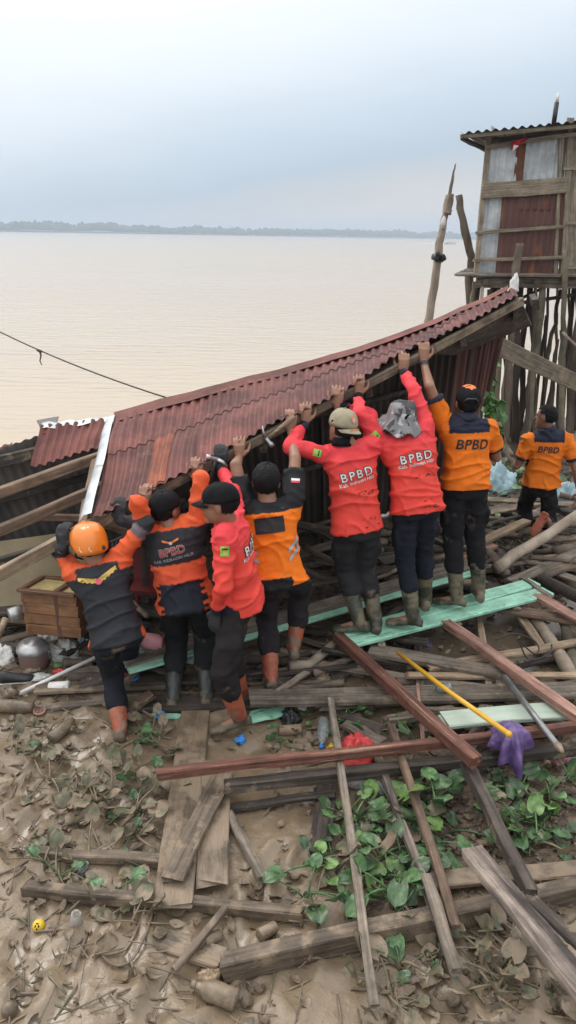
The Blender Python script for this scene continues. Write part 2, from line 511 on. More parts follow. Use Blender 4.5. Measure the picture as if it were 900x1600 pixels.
mat('sack_white', (0.55, 0.54, 0.50), (0.66, 0.65, 0.61), 5, 0.7, 0.3, 40, c3=(0.06, 0.06, 0.06), c3thr=0.56, c3scale=9, mud=0.1)
mat('plywood', (0.19, 0.15, 0.085), (0.27, 0.22, 0.13), 3, 0.8, 0.2, 20, mud=0.3)
mat('plywood_yellow', (0.32, 0.25, 0.10), (0.44, 0.35, 0.15), 3, 0.7, 0.1, 20, mud=0.3, mudscale=8, stain=.35)
mat('cabinet_wood', (0.15, 0.066, 0.026), (0.27, 0.13, 0.055), 1.5, 0.6, 0.3, 2, (1.2, 16, 16), mud=0.25, mudscale=8, stain=.5)
mat('cabinet_frame', (0.085, 0.036, 0.018), (0.14, 0.06, 0.03), 1.5, 0.5, 0.2, 2, WS, mud=0.1)
mat('khaki', (0.27, 0.235, 0.155), (0.34, 0.30, 0.205), 20, 0.85, 0.2, 90)
mat('camo', (0.05, 0.05, 0.052), (0.20, 0.20, 0.205), 9, 0.8, 0.2, 60, contrast=(0.47, 0.5), c3=(0.50, 0.50, 0.51), c3thr=0.56, c3scale=11)
mat('cap_black', (0.006, 0.006, 0.007), (0.012, 0.012, 0.014), 20, 0.85, 0.2, 90, spec=.15)
mat('helmet_orange', (0.74, 0.185, 0.012), (0.80, 0.22, 0.018), 4, 0.28, 0, coat=0.4, mud=0.02)
mat('forest', (0.022, 0.045, 0.024), (0.05, 0.085, 0.042), 0.05, 0.9, 0, rand=0)
mat('eye_white', (0.6, 0.58, 0.55), rough=0.3, bump=0)
mat('mud_boot', (0.088, 0.070, 0.043), (0.155, 0.122, 0.076), 9, 0.5, 0.4, 30, rand=0.1, stain=0.35, stscale=14)
m = mat('clear_plastic', (0.72, 0.80, 0.80), (0.66, 0.74, 0.74), 8, 0.12, 0.3, 25, trans=0.8, mud=0.22)
m = mat('vine_leaf', (0.05, 0.13, 0.025), (0.09, 0.20, 0.05), 14, 0.5, 0.1, 25, rand=0.3)

# mud: wet river silt, glossy where the film of water stands
def mud_material():
    m = bpy.data.materials.new('mud')
    m.use_nodes = True
    t = m.node_tree
    b = t.nodes['Principled BSDF']
    L = t.links.new
    tcn = nn(t, 'ShaderNodeTexCoord')
    def ns(scale, det=6, rgh=0.6):
        n = nn(t, 'ShaderNodeTexNoise')
        n.inputs['Scale'].default_value = scale
        n.inputs['Detail'].default_value = det
        n.inputs['Roughness'].default_value = rgh
        L(tcn.outputs['Object'], n.inputs['Vector'])
        return n
    a, c, d, w = ns(1.3), ns(9), ns(45), ns(0.8, 3, 0.5)
    r1 = nn(t, 'ShaderNodeValToRGB')
    e = r1.color_ramp.elements
    e[0].position, e[0].color = 0.3, (0.148, 0.108, 0.068, 1)
    e[1].position, e[1].color = 0.68, (0.250, 0.190, 0.125, 1)
    mxx = nn(t, 'ShaderNodeMixRGB')
    mxx.inputs[0].default_value = 0.5
    L(a.outputs['Fac'], mxx.inputs[1])
    L(c.outputs['Fac'], mxx.inputs[2])
    L(mxx.outputs[0], r1.inputs[0])
    # dark organic flecks
    rf = nn(t, 'ShaderNodeMapRange')
    rf.inputs[1].default_value, rf.inputs[2].default_value = 0.60, 0.70
    rf.inputs[4].default_value = 0.55
    L(d.outputs['Fac'], rf.inputs[0])
    xf = nn(t, 'ShaderNodeMixRGB')
    L(rf.outputs[0], xf.inputs[0])
    L(r1.outputs[0], xf.inputs[1])
    xf.inputs[2].default_value = (0.10, 0.07, 0.045, 1)
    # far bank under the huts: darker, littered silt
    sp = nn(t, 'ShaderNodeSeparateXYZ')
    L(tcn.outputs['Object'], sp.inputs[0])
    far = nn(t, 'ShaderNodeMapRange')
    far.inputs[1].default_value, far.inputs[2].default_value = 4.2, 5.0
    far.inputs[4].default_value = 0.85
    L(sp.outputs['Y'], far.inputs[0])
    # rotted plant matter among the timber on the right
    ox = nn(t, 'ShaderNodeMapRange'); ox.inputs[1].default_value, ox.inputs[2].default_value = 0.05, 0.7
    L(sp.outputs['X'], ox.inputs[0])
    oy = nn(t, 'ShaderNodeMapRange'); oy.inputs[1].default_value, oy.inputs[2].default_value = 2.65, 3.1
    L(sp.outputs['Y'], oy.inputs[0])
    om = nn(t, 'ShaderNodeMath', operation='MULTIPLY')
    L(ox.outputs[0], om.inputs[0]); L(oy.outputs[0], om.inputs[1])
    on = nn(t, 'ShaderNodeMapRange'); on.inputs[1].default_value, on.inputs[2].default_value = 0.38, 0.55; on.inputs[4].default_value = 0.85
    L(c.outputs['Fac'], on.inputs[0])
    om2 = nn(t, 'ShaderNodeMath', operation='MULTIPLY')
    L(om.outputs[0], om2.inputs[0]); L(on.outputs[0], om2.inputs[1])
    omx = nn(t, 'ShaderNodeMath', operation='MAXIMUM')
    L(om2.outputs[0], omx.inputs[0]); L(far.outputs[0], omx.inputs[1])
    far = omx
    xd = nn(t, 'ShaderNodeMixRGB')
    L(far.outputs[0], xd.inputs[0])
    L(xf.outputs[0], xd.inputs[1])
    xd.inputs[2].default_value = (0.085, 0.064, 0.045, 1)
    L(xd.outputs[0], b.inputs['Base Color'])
    rr = nn(t, 'ShaderNodeMapRange')
    rr.inputs[1].default_value, rr.inputs[2].default_value = 0.36, 0.58
    rr.inputs[3].default_value, rr.inputs[4].default_value = 0.11, 0.44
    L(w.outputs['Fac'], rr.inputs[0])
    wt = nn(t, 'ShaderNodeVertexColor', layer_name='col')
    wx = nn(t, 'ShaderNodeMixRGB')
    L(wt.outputs[0], wx.inputs[0])
    L(rr.outputs[0], wx.inputs[1])
    wx.inputs[2].default_value = (0.16, 0.16, 0.16, 1)
    L(wx.outputs[0], b.inputs['Roughness'])
    bp = nn(t, 'ShaderNodeBump')
    bp.inputs['Strength'].default_value = 0.55
    bp.inputs['Distance'].default_value = 0.012
    ad = nn(t, 'ShaderNodeMath', operation='MULTIPLY_ADD')
    ad.inputs[1].default_value = 0.4
    L(d.outputs['Fac'], ad.inputs[0])
    L(ns(20, 5).outputs['Fac'], ad.inputs[2])
    L(ad.outputs[0], bp.inputs['Height'])
    wi = nn(t, 'ShaderNodeMath', operation='MULTIPLY_ADD')
    wi.inputs[1].default_value, wi.inputs[2].default_value = -0.5, 0.6
    L(wt.outputs[0], wi.inputs[0])
    L(wi.outputs[0], bp.inputs['Strength'])
    L(bp.outputs[0], b.inputs['Normal'])
    MATS['mud'] = m
mud_material()
def river_material():
    m = bpy.data.materials.new('river_water')
    m.use_nodes = True
    t = m.node_tree
    b = t.nodes['Principled BSDF']
    L = t.links.new
    tcn = nn(t, 'ShaderNodeTexCoord')
    mpn = nn(t, 'ShaderNodeMapping')
    mpn.inputs['Scale'].default_value = (0.45, 1.3, 1)
    mpn.inputs['Rotation'].default_value = (0, 0, R(-8))
    L(tcn.outputs['Object'], mpn.inputs[0])
    n1 = nn(t, 'ShaderNodeTexNoise'); n1.inputs['Scale'].default_value = 1.6; n1.inputs['Detail'].default_value = 4
    n2 = nn(t, 'ShaderNodeTexNoise'); n2.inputs['Scale'].default_value = 0.03; n2.inputs['Detail'].default_value = 4
    L(mpn.outputs[0], n1.inputs['Vector'])
    L(mpn.outputs[0], n2.inputs['Vector'])
    r1 = nn(t, 'ShaderNodeMixRGB')
    L(n2.outputs['Fac'], r1.inputs[0])
    r1.inputs[1].default_value = (0.42, 0.33, 0.225, 1)
    r1.inputs[2].default_value = (0.49, 0.39, 0.27, 1)
    L(r1.outputs[0], b.inputs['Base Color'])
    b.inputs['Roughness'].default_value = 0.16
    b.inputs['IOR'].default_value = 1.33
    bp = nn(t, 'ShaderNodeBump')
    bp.inputs['Strength'].default_value = 0.36
    bp.inputs['Distance'].default_value = 0.14
    n3 = nn(t, 'ShaderNodeTexNoise'); n3.inputs['Scale'].default_value = 0.22; n3.inputs['Detail'].default_value = 3
    L(mpn.outputs[0], n3.inputs['Vector'])
    hs = nn(t, 'ShaderNodeMath', operation='MULTIPLY')     # calm lanes and rippled lanes of the current
    L(n1.outputs['Fac'], hs.inputs[0])
    L(n3.outputs['Fac'], hs.inputs[1])
    hs2 = nn(t, 'ShaderNodeMath', operation='MULTIPLY'); hs2.inputs[1].default_value = 2.0
    L(hs.outputs[0], hs2.inputs[0])
    L(hs2.outputs[0], bp.inputs['Height'])
    L(bp.outputs[0], b.inputs['Normal'])
    MATS['river'] = m
river_material()
M = MATS
# ------------------------------------------------------------------ setting: mud bank, river, far shore
def axis(parts):
    out = []
    for a, b, s in parts:
        n = max(1, int(round((b - a) / s)))
        out += [a + (b - a) * i / n for i in range(n)]
    out.append(parts[-1][1])
    return out
xs = axis([(-80, -20, 10), (-20, -6, 1.2), (-6, -2.4, 0.12), (-2.4, 2.7, 0.024), (2.7, 7, 0.1), (7, 20, 1.2), (20, 80, 10)])
ys = axis([(-8, 1.2, 0.6), (1.2, 1.9, 0.06), (1.9, 4.7, 0.022), (4.7, 7.5, 0.07), (7.5, 15, 0.15), (15, 24, 0.6), (24, 60, 4)])
V, wet = [], []
for y in ys:
    for x in xs:
        z_, w_ = gh_wet(x, y)
        V.append((x, y, z_))
        wet.append((w_, w_, w_, 1))
nx = len(xs)
F = [(j * nx + i, j * nx + i + 1, (j + 1) * nx + i + 1, (j + 1) * nx + i) for j in range(len(ys) - 1) for i in range(nx - 1)]
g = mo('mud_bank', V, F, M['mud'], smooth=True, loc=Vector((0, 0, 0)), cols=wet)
setp(g, 'wet brown river silt of the bank', None, kind='structure')
WZ = -1.15
g = mo('river', [(-5500, 13, WZ), (5500, 13, WZ), (5500, 4200, WZ), (-5500, 4200, WZ)], [(0, 1, 2, 3)], M['river'], loc=Vector((0, 0, WZ)))
setp(g, 'wide pale brown river', None, kind='structure')
# far shore: low bank and a continuous wood
def shoreY(x):
    return 1250 + 0.55 * (x + 500) if x > -500 else 1250
V, F = [], []
N = 60
for i in range(N + 1):
    x = -2600 + 5200 * i / N
    y = shoreY(x)
    V += [(x, y, WZ - 1), (x, y + 6, WZ + 1.6), (x, y + 400, WZ + 2.2)]
for i in range(N):
    for k in range(2):
        F.append((i * 3 + k, i * 3 + 3 + k, i * 3 + 4 + k, i * 3 + 1 + k))
g = mo('far_bank', V, F, M['forest'], loc=Vector((0, 0, 0)))
setp(g, 'low far bank of the river', None, kind='structure')
V, F = [], []
r2 = random.Random(3)
def blob(V, F, c, rx, rz, seed):
    b = len(V)
    n, m_ = 7, 4
    for k in range(m_ + 1):
        t = math.pi * (k / m_) * 0.62
        for i in range(n):
            a = 2 * math.pi * i / n
            w = 1 + 0.35 * (r2.random() - 0.5)
            V.append((c[0] + rx * math.sin(t) * math.cos(a) * w, c[1] + rx * math.sin(t) * math.sin(a) * w, c[2] + rz * math.cos(t) * w))
    for k in range(m_):
        for i in range(n):
            j = (i + 1) % n
            F.append((b + k * n + i, b + (k + 1) * n + i, b + (k + 1) * n + j, b + k * n + j))
for i in range(3000):
    x = r2.uniform(-1300, 2300)
    row = r2.random()
    y = shoreY(x) + 8 + row * 120
    base = 9 + 6 * noise.noise(Vector((x * 0.004, 3, 0))) + 5 * noise.noise(Vector((x * 0.02, 7, 0)))
    h = .78 * max(5, base + 7 * row + r2.uniform(-1.5, 2)) + (4 if r2.random() < 0.02 else 0)
    rx = r2.uniform(4, 9)
    blob(V, F, (x, y, WZ + 1 + h * 0.45), rx, h * 0.62, i)
g = mo('far_forest', V, F, M['forest'], loc=Vector((0, 0, 0)))
setp(g, 'low wood along the far shore fading in the haze', 'forest', kind='stuff')
# the air over the river
hv = bpy.data.materials.new('haze_air')
hv.use_nodes = True
t = hv.node_tree
t.nodes.clear()
ho = nn(t, 'ShaderNodeOutputMaterial')
pv = nn(t, 'ShaderNodeVolumePrincipled')
pv.inputs['Color'].default_value = (0.78, 0.88, 1.0, 1)
pv.inputs['Density'].default_value = 0.00075
pv.inputs['Anisotropy'].default_value = 0.2
t.links.new(pv.outputs[0], ho.inputs['Volume'])
V, F = [], []
bx(V, F, Vector((0, 2200, 12.0)), Vector((6000, 0, 0)), Vector((0, 2300, 0)), Vector((0, 0, 24.0)))
g = mo('haze', V, F, hv, loc=Vector((0, 0, 0)))
setp(g, 'thin grey river haze', None, kind='stuff')
# speedboat far out, a pale speck with its wake
p = pZ(703, 381.5, WZ)
bt = thing('speedboat', 'tiny white speedboat far out on the river', 'boat', p)
V, F = [], []
L_, wd = 7.5, 1.1
for k in range(8):
    pass
rings = []
for k in range(9):
    u = k / 8
    hw = wd * (1 - u ** 3) + 0.03
    rise = 0.5 * u * u
    rings.append([p + Vector((-L_ / 2 + L_ * u, a * hw, z + rise * (z > 0.2))) for a, z in ((-1, 0.9), (-0.7, 0.1), (0, -0.2), (0.7, 0.1), (1, 0.9), (0, 0.75))])
ring_loft(V, F, rings)
mo('hull', V, F, M['ink_white'], bt)
V, F = [], []
bx(V, F, p + Vector((-0.6, 0, 1.3)), Vector((1.4, 0, 0)), Vector((0, 0.8, 0)), Vector((0, 0, 0.5)))
mo('cabin', V, F, M['ink_white'], bt)
V, F = [], []
for k in range(7):
    ellipsoid(V, F, p + Vector((-4 - k * 2.2, 0.3 * (k % 2), 0.02)), Vector((1.8, 0, 0)), Vector((0, 0.6 + 0.1 * k, 0)), Vector((0, 0, 0.30 - 0.03 * k)), 10, 6)
mo('wake_foam', V, F, M['ink_white'], bt)
# ------------------------------------------------------------------ planks, logs, sheets
_pk = [0]
def plank_mesh(L, w, t, seed, m, rag=0.02, bend=0.006, taper=0.0):
    """box along local x, centred in x, top at z = 0"""
    rr = random.Random(seed)
    n = max(3, int(L / 0.16))
    rings = []
    c = min(0.006, t * 0.2, w * 0.2)
    for i in range(n + 1):
        u = i / n
        x = -L / 2 + L * u
        dy = bend * noise.noise(Vector((u * 2.0, seed * 1.37, 0)))
        dz = bend * noise.noise(Vector((u * 2.5, seed * 2.11, 5)))
        sw = 1 - taper * u + 0.07 * noise.noise(Vector((u * 5, seed, 9)))
        hw = w / 2 * sw
        sec = [(-hw + c, 0), (hw - c, 0), (hw, -c), (hw, -t + c), (hw - c, -t), (-hw + c, -t), (-hw, -t + c), (-hw, -c)]
        ring = []
        for a, b in sec:
            ex = 0
            if i == 0: ex = -rr.uniform(0, rag)
            if i == n: ex = rr.uniform(0, rag)
            ring.append(Vector((x + ex, a + dy + rr.uniform(-.002, .002), b + dz + rr.uniform(-.0018, .0018))))
        rings.append(ring)
    V, F = [], []
    ring_loft(V, F, rings)
    F = [tuple(reversed(f)) for f in F]
    me = bpy.data.meshes.new('plank')
    me.from_pydata(V, [], F)
    me.materials.append(m)
    me.update()
    return me
def plank(name, p0, p1, w, t, m, parent=None, roll=0.0, upv=(0, 0, 1), rag=0.03, bend=0.012, taper=0.0):
    """p0, p1: centre line of the top face"""
    p0, p1 = Vector(p0), Vector(p1)
    _pk[0] += 1
    d = p1 - p0
    L = d.length
    x = d.normalized()
    up = Vector(upv)
    y = up.cross(x).normalized()
    z = x.cross(y)
    if roll:
        q = Matrix.Rotation(roll, 3, x)
        y, z = q @ y, q @ z
    c = (p0 + p1) / 2
    Mx = Matrix(((x.x, y.x, z.x, c.x), (x.y, y.y, z.y, c.y), (x.z, y.z, z.z, c.z), (0, 0, 0, 1)))
    me = plank_mesh(L, w, t, _pk[0], M[m] if isinstance(m, str) else m, rag, bend, taper)
    return placed(name, me, Mx, parent)
def log(name, pts, r0, r1, m, parent=None, n=9, wob=0.25, sub=5, crook=1.0):
    pts = [Vector(p) for p in pts]
    _pk[0] += 1
    P = []
    for i in range(len(pts) - 1):
        for k in range(sub):
            P.append(pts[i].lerp(pts[i + 1], k / sub))
    P.append(pts[-1])
    L = sum((P[i + 1] - P[i]).length for i in range(len(P) - 1))
    for i, p in enumerate(P[1:-1]):
        s = _pk[0] * 3.1
        a = min(0.03, L * 0.015) * crook
        p += Vector((noise.noise(Vector((i * .5, s, 0))), noise.noise(Vector((i * .5, s, 5))), noise.noise(Vector((i * .5, s, 9))) * 0.5)) * a
    N = len(P)
    V, F = [], []
    tube(V, F, P, [r0 + (r1 - r0) * i / (N - 1) for i in range(N)], n, wob, _pk[0])
    return mo(name, V, F, M[m], parent, True)

# corrugated sheet: corner A, e along the eave (unit), s up the slope (unit), width, length
def corr(name, A, e_, s_, wd, ln, m, parent, pitch=0.076, amp=0.010, nv=5, bend=0.0, seed=0, shear=0.0, curl=0.0, ragged=0.0, off=0.0, seg=6, l2=None):
    A, e_, s_ = Vector(A), Vector(e_).normalized(), Vector(s_)
    s_ = (s_ - e_ * s_.dot(e_)).normalized()
    nrm = e_.cross(s_).normalized()
    nu = max(4, int(round(wd / pitch * seg)))
    V, F = [], []
    for j in range(nv + 1):
        v = j / nv
        for i in range(nu + 1):
            u = i / nu
            x = u * wd
            le = ln if l2 is None else ln + (l2 - ln) * u
            lv = v * le
            if ragged and j == 0:
                lv += ragged * (0.5 + noise.noise(Vector((x * 9, seed, 0))))
            h = amp * math.cos(2 * math.pi * x / pitch)
            h += bend * noise.noise(Vector((u * 2.2 + seed * 3.7, v * 1.5, seed)))
            h += curl * (1 - v) ** 2 * u * u
            V.append(A + e_ * (x + shear * v) + s_ * lv + nrm * (h + off))
    k = nu + 1
    for j in range(nv):
        for i in range(nu):
            F.append((j * k + i, j * k + i + 1, (j + 1) * k + i + 1, (j + 1) * k + i))
    # sheet steel has a back face a millimetre behind
    return mo(name, V, F, M[m], parent, True)

# ------------------------------------------------------------------ collapsed roof being lifted
E0, E1 = pY(152, 806, 4.50), pY(805, 468, 6.15)          # eave line
ED = (E1 - E0).normalized()
EL = (E1 - E0).length
R0 = pY(187, 655, 5.95)                                  # ridge above the left sheet
R1 = pY(800, 456, 7.25)
RV = (R1 - R0) / EL
SLEN = (R0 - E0).length
NR = ED.cross(R0 - E0).normalized()
if NR.z < 0: NR = -NR
roof = thing('collapsed_roof', 'long rust red corrugated roof the crew lifts by its lower edge', 'roof', Vector((E0.x, R0.y, 0)))
def slope_pt(a, f, up=0.0):
    """point on the twisted near slope: a metres along the eave, f up the slope"""
    e = E0 + ED * a
    t_ = min(1, max(0, a / EL))
    r_ = R0 + RV * a - Vector((0, 0, .11)) * math.sin(math.pi * t_ ** 1.4) + Vector((0, 0, .10)) * max(0, -a)
    n_ = ED.cross(r_ - e).normalized()
    if n_.z < 0: n_ = -n_
    return e.lerp(r_, f) + n_ * up
def eave(a, back=0.0, dn=0.0):
    return slope_pt(a, back / SLEN, -dn)
def eave_at(px):
    lo, hi = -1.5, EL + .5
    for _ in range(40):
        m_ = (lo + hi) / 2
        if pix(E0 + ED * m_)[0] < px: lo = m_
        else: hi = m_
    return E0 + ED * lo
def corr2(name, a0, a1, f0, f1, m, lift, seed, nv=6, bend=.045, amp=.011, pitch=.076, skew=0.0):
    nu = int(round((a1 - a0) / pitch * 6))
    V, F = [], []
    for j in range(nv + 1):
        v = j / nv
        for i in range(nu + 1):
            a = a0 + (a1 - a0) * i / nu
            f = f0 + (f1 - f0) * v + skew * (i / nu - .5) + (.006 * noise.noise(Vector((a * 6, seed, 3))) if j in (0, nv) else 0)
            h = amp * math.cos(2 * math.pi * a / pitch) + bend * noise.noise(Vector((a * 1.4, f * 2.0, 2))) + .008 * noise.noise(Vector((a * 5, f * 4, 6)))
            V.append(slope_pt(a, f, h + lift))
    k = nu + 1
    for j in range(nv):
        for i in range(nu):
            F.append((j * k + i, j * k + i + 1, (j + 1) * k + i + 1, (j + 1) * k + i))
    return mo(name, V, F, M[m], roof, True)
# near slope sheets, each lapping the one before
na, k = 0.0, 0
while na < EL - 0.1:
    wd = min(0.76, EL - na)
    ov = [0.0, 0.012, -0.01, 0.02, -0.012, 0.01][k % 6]
    corr2('corrugated_sheet', na - .038, na + wd + .038, -.045 + ov, .60 + ov, 'sheet_red', .022 + .004 * (k % 2), k, skew=.012 * ((k % 3) - 1))
    corr2('corrugated_sheet', na - .038, na + wd + .038, .53 - ov, 1.0, 'sheet_red', .027 + .004 * (k % 2), k + 20, skew=.01 * ((k % 2) - .5))
    na += 0.76
    k += 1
# the orange rusted strip
corr2('corrugated_sheet', .342, .342 + .152, -.03, .66, 'sheet_orange', .0265, 0, skew=0)
# ridge cap
V, F = [], []
FD0 = Vector((0.10, 0.62, -0.78))
rings = []
for i in range(30):
    a = -0.02 + EL * i / 29
    c = slope_pt(a, 1.0, 0.04 + 0.012 * noise.noise(Vector((i * .5, 2, 0))))
    sd_ = (slope_pt(a, 1.0) - slope_pt(a, .9)).normalized()
    rings.append([c - sd_ * 0.12 - NR * 0.004, c - sd_ * 0.05 + NR * 0.010, c + NR * 0.028, c + FD0 * 0.06 + NR * 0.01, c + FD0 * 0.13 - NR * 0.01])
for r_ in rings: V += r_
for i in range(29):
    for j in range(4):
        F.append((i * 5 + j, (i + 1) * 5 + j, (i + 1) * 5 + j + 1, i * 5 + j + 1))
mo('ridge_cap', V, F, M['sheet_red'], roof, True)
# eave board, purlins, rafters of the near slope
plank('eave_board', eave(-0.05, -0.02, 0.012), eave(EL + 0.05, -0.02, 0.012), 0.035, 0.065, 'wood_mudbrown', roof, upv=NR)
for f in (0.33, 0.66, 0.95):
    for q_ in range(5):
        plank('purlin', slope_pt(EL * q_ / 5, f, -.03), slope_pt(EL * (q_ + 1) / 5, f, -.03), 0.05, 0.05, 'wood_dark', roof, upv=NR)
for a in (0.35, 1.2, 2.1, 3.0, 3.75):
    plank('rafter', slope_pt(a, .02, -.07), slope_pt(a, 1, -.07), 0.05, 0.08, 'wood_dark', roof, upv=NR)
SD = (R0 - E0).normalized()
# far slope hanging down behind, seen from inside
RL = slope_pt(-2.6, 1.0)                                 # ridge runs on to the left beyond the frame
FDIR = Vector((0.12, 0.80, -1.45)).normalized()
k = 0
a = -2.9
while a < 2.95:
    q = slope_pt(a, 1.0, -0.035) + FDIR * .05
    zb = -0.05
    ln = min(3.4, (q.z - zb) / -FDIR.z)
    s_ = -FDIR
    A = q + FDIR * ln
    corr('far_sheet', A, RV, -FDIR, 0.82 * RV.length, ln, 'sheet_under' if a < -0.1 else 'sheet_dark', roof, nv=4, bend=0.03, seed=k + 50, pitch=0.076, amp=0.010, off=0.003 * (k % 2), seg=5)  # sheets behind the near slope get a darker colour that paints in its shade
    a += 0.76
    k += 1
for f in (0.28, 0.62):
    qa, qb = slope_pt(-2.9, 1.0) + FDIR * f * 1.9, slope_pt(2.6, 1.0) + FDIR * f * 1.9
    plank('purlin', qa - Vector((0, 0.06, 0.03)), qb - Vector((0, 0.06, 0.03)), 0.05, 0.05, 'wood_dark', roof)
for a0_, a1_ in ((-2.9, 0.02), (0, .75), (.73, 1.5), (1.48, 2.25), (2.23, 3.0), (2.98, EL)):
    plank('ridge_beam', slope_pt(a0_, 0.985, -0.06), slope_pt(a1_, 0.985, -0.06), 0.05, 0.09, 'wood_dark', roof)
# fanned loose strips at the right end of the far slope
fan = [((690, 540), (722, 700)), ((704, 535), (736, 668)), ((716, 530), (745, 640)), ((727, 526), (757, 612)), ((738, 523), (757, 580)), ((676, 548), (700, 715))]
for i, (a_, b_) in enumerate(fan):
    pa, pb = pY(a_[0], a_[1], 6.65), pY(b_[0] - 6, b_[1], 6.9)
    d = pa - pb
    e_ = Vector((1, 0.25, 0.05))
    corr('hanging_strip', pb, e_, d, 0.10, d.length, 'sheet_rust', roof, nv=3, bend=0.02, seed=i + 90, amp=0.012)
# gable end closing the right end: barge board, soffit
gp = eave(EL + 0.02, -0.03, 0.0)
plank('gable_board', eave(EL, 0.0, 0.03), slope_pt(EL + 0.02, 0.85, -0.03), 0.03, 0.16, 'wood_dark', roof)
V, F = [], []
c = eave(EL - 0.55, 0.06, 0.09)
quad = [eave(EL - 0.85, 0.02, 0.09), eave(EL + 0.04, 0.02, 0.05), slope_pt(EL + 0.05, 0.55, -0.30), slope_pt(EL - 0.7, 0.55, -0.24)]
V = quad + [v + Vector((0, 0, 0.02)) for v in quad]
F = [(3, 2, 1, 0), (4, 5, 6, 7), (0, 1, 5, 4), (1, 2, 6, 5), (2, 3, 7, 6), (3, 0, 4, 7)]
mo('soffit_board', V, F, M['wood_dark'], roof)
plank('bracket', pY(700, 512, 6.2), pY(716, 532, 6.2), 0.05, 0.10, 'wood_tan', roof)
# bright flashing at the left edge of the whole sheets
V, F = [], []
rings = []
for i in range(9):
    f = i / 8
    c = slope_pt(-0.03 + 0.02 * noise.noise(Vector((f * 3, 1, 1))), -0.03 + f * 1.0, 0.045)
    if i == 0: c = c
    rings.append([c - ED * 0.065 + NR * 0.0, c - ED * 0.03 + NR * 0.022, c + ED * 0.02 + NR * 0.012])
for r_ in rings: V += r_
for i in range(8):
    for j in range(2):
        F.append((i * 3 + j, i * 3 + j + 1, (i + 1) * 3 + j + 1, (i + 1) * 3 + j))
mo('flashing', V, F, M['flashing'], roof, True)
# torn flap left of it
fa = [(50, 733), (172, 697), (187, 657), (66, 668)]
fY = [5.50, 5.62, 5.93, 5.85]
q = [pY(x_, y_, Y_) for (x_, y_), Y_ in zip(fa, fY)]
V, F = [], []
nu, nv = 54, 5
for j in range(nv + 1):
    for i in range(nu + 1):
        u, v = i / nu, j / nv
        vv = v
        if j == 0: vv += 0.03 * noise.noise(Vector((u * 9, 4, 0)))
        p = (q[0].lerp(q[1], u)).lerp(q[3].lerp(q[2], u), vv)
        V.append(p + NR * (0.011 * math.cos(2 * math.pi * u * 9) + 0.02 + 0.02 * noise.noise(Vector((u * 2, v * 2, 7)))))
for j in range(nv):
    for i in range(nu):
        kk = nu + 1
        F.append((j * kk + i, j * kk + i + 1, (j + 1) * kk + i + 1, (j + 1) * kk + i))
mo('torn_sheet', V, F, M['sheet_red'], roof, True)
V, F = [], []
ct = [(58, 662, 6.0), (92, 656, 6.02), (88, 668, 5.9), (63, 672, 5.88)]
b4 = [pY(*c_) + Vector((0, 0, 0.03)) for c_ in ct]
V = b4 + [v - Vector((0, 0, 0.012)) for v in b4]
F = [(0, 1, 2, 3), (7, 6, 5, 4), (0, 4, 5, 1), (1, 5, 6, 2), (2, 6, 7, 3), (3, 7, 4, 0)]
mo('loose_ridge_scrap', V, F, M['metal_dark'], roof)
V, F = [], []
rings = []
for i in range(12):
    u = i / 11
    c = pY(66 + 121 * u, 667 - 11 * u, 5.88 + 0.05 * u) + Vector((0, 0, 0.012 + 0.01 * math.sin(i * 2.1)))
    rings.append([c + Vector((0, -0.05 - 0.02 * math.sin(i * 1.3), -0.012)), c + Vector((0, 0.0, 0.02)), c + Vector((0, 0.06, 0.0))])
for r_ in rings: V += r_
for i in range(11):
    for j in range(2):
        F.append((i * 3 + j, (i + 1) * 3 + j, (i + 1) * 3 + j + 1, i * 3 + j + 1))
mo('zinc_edge', V, F, M['sheet_zinc'], roof, True)
corr('ridge_remnant', pY(-60, 736, 6.1), Vector((1, 0.15, 0.32)), Vector((0.05, 0.5, 0.35)), 0.45, 0.14, 'sheet_red', roof, nv=2, seed=71)
# bare timbers of the left bay
plank('rafter', pY(-40, 776, 5.0), pY(178, 698, 5.55), 0.06, 0.075, 'wood_brown', roof)
plank('rafter', pY(-40, 838, 4.85), pY(176, 745, 5.25), 0.06, 0.075, 'wood_brown', roof)
plank('eave_board', pY(-60, 918, 4.25), pY(160, 801, 4.53), 0.055, 0.075, 'wood_tan', roof)
plank('king_post', pY(128, 822, 4.95), pY(149, 712, 5.45), 0.06, 0.06, 'wood_tan', roof)
plank('tie_beam', pY(50, 803, 5.3), pY(175, 805, 5.4), 0.04, 0.05, 'wood_brown', roof)
plank('strut', pY(150, 808, 5.0), pY(235, 835, 5.1), 0.05, 0.06, 'wood_brown', roof)
plank('strut', pY(-30, 880, 4.9), pY(150, 825, 5.3), 0.05, 0.05, 'wood_dark', roof)
plank('tie_beam', pY(-20, 730, 5.95), pY(120, 700, 6.1), 0.05, 0.06, 'wood_dark', roof)
plank('prop', pY(226, 940, 4.75), pY(226, 800, 4.75), 0.05, 0.04, 'wood_dark', roof, upv=(0, -1, 0))

# ------------------------------------------------------------------ hut on stilts
HY = 11.0
hut = thing('stilt_hut', 'small corrugated iron latrine hut on tangled wooden stilts at right', 'hut', Vector((pY(825, 430, HY).x, HY, gh(3.5, HY))))
def hp(x, y, dY=0.0):
    return pY(x, y, HY + dY)
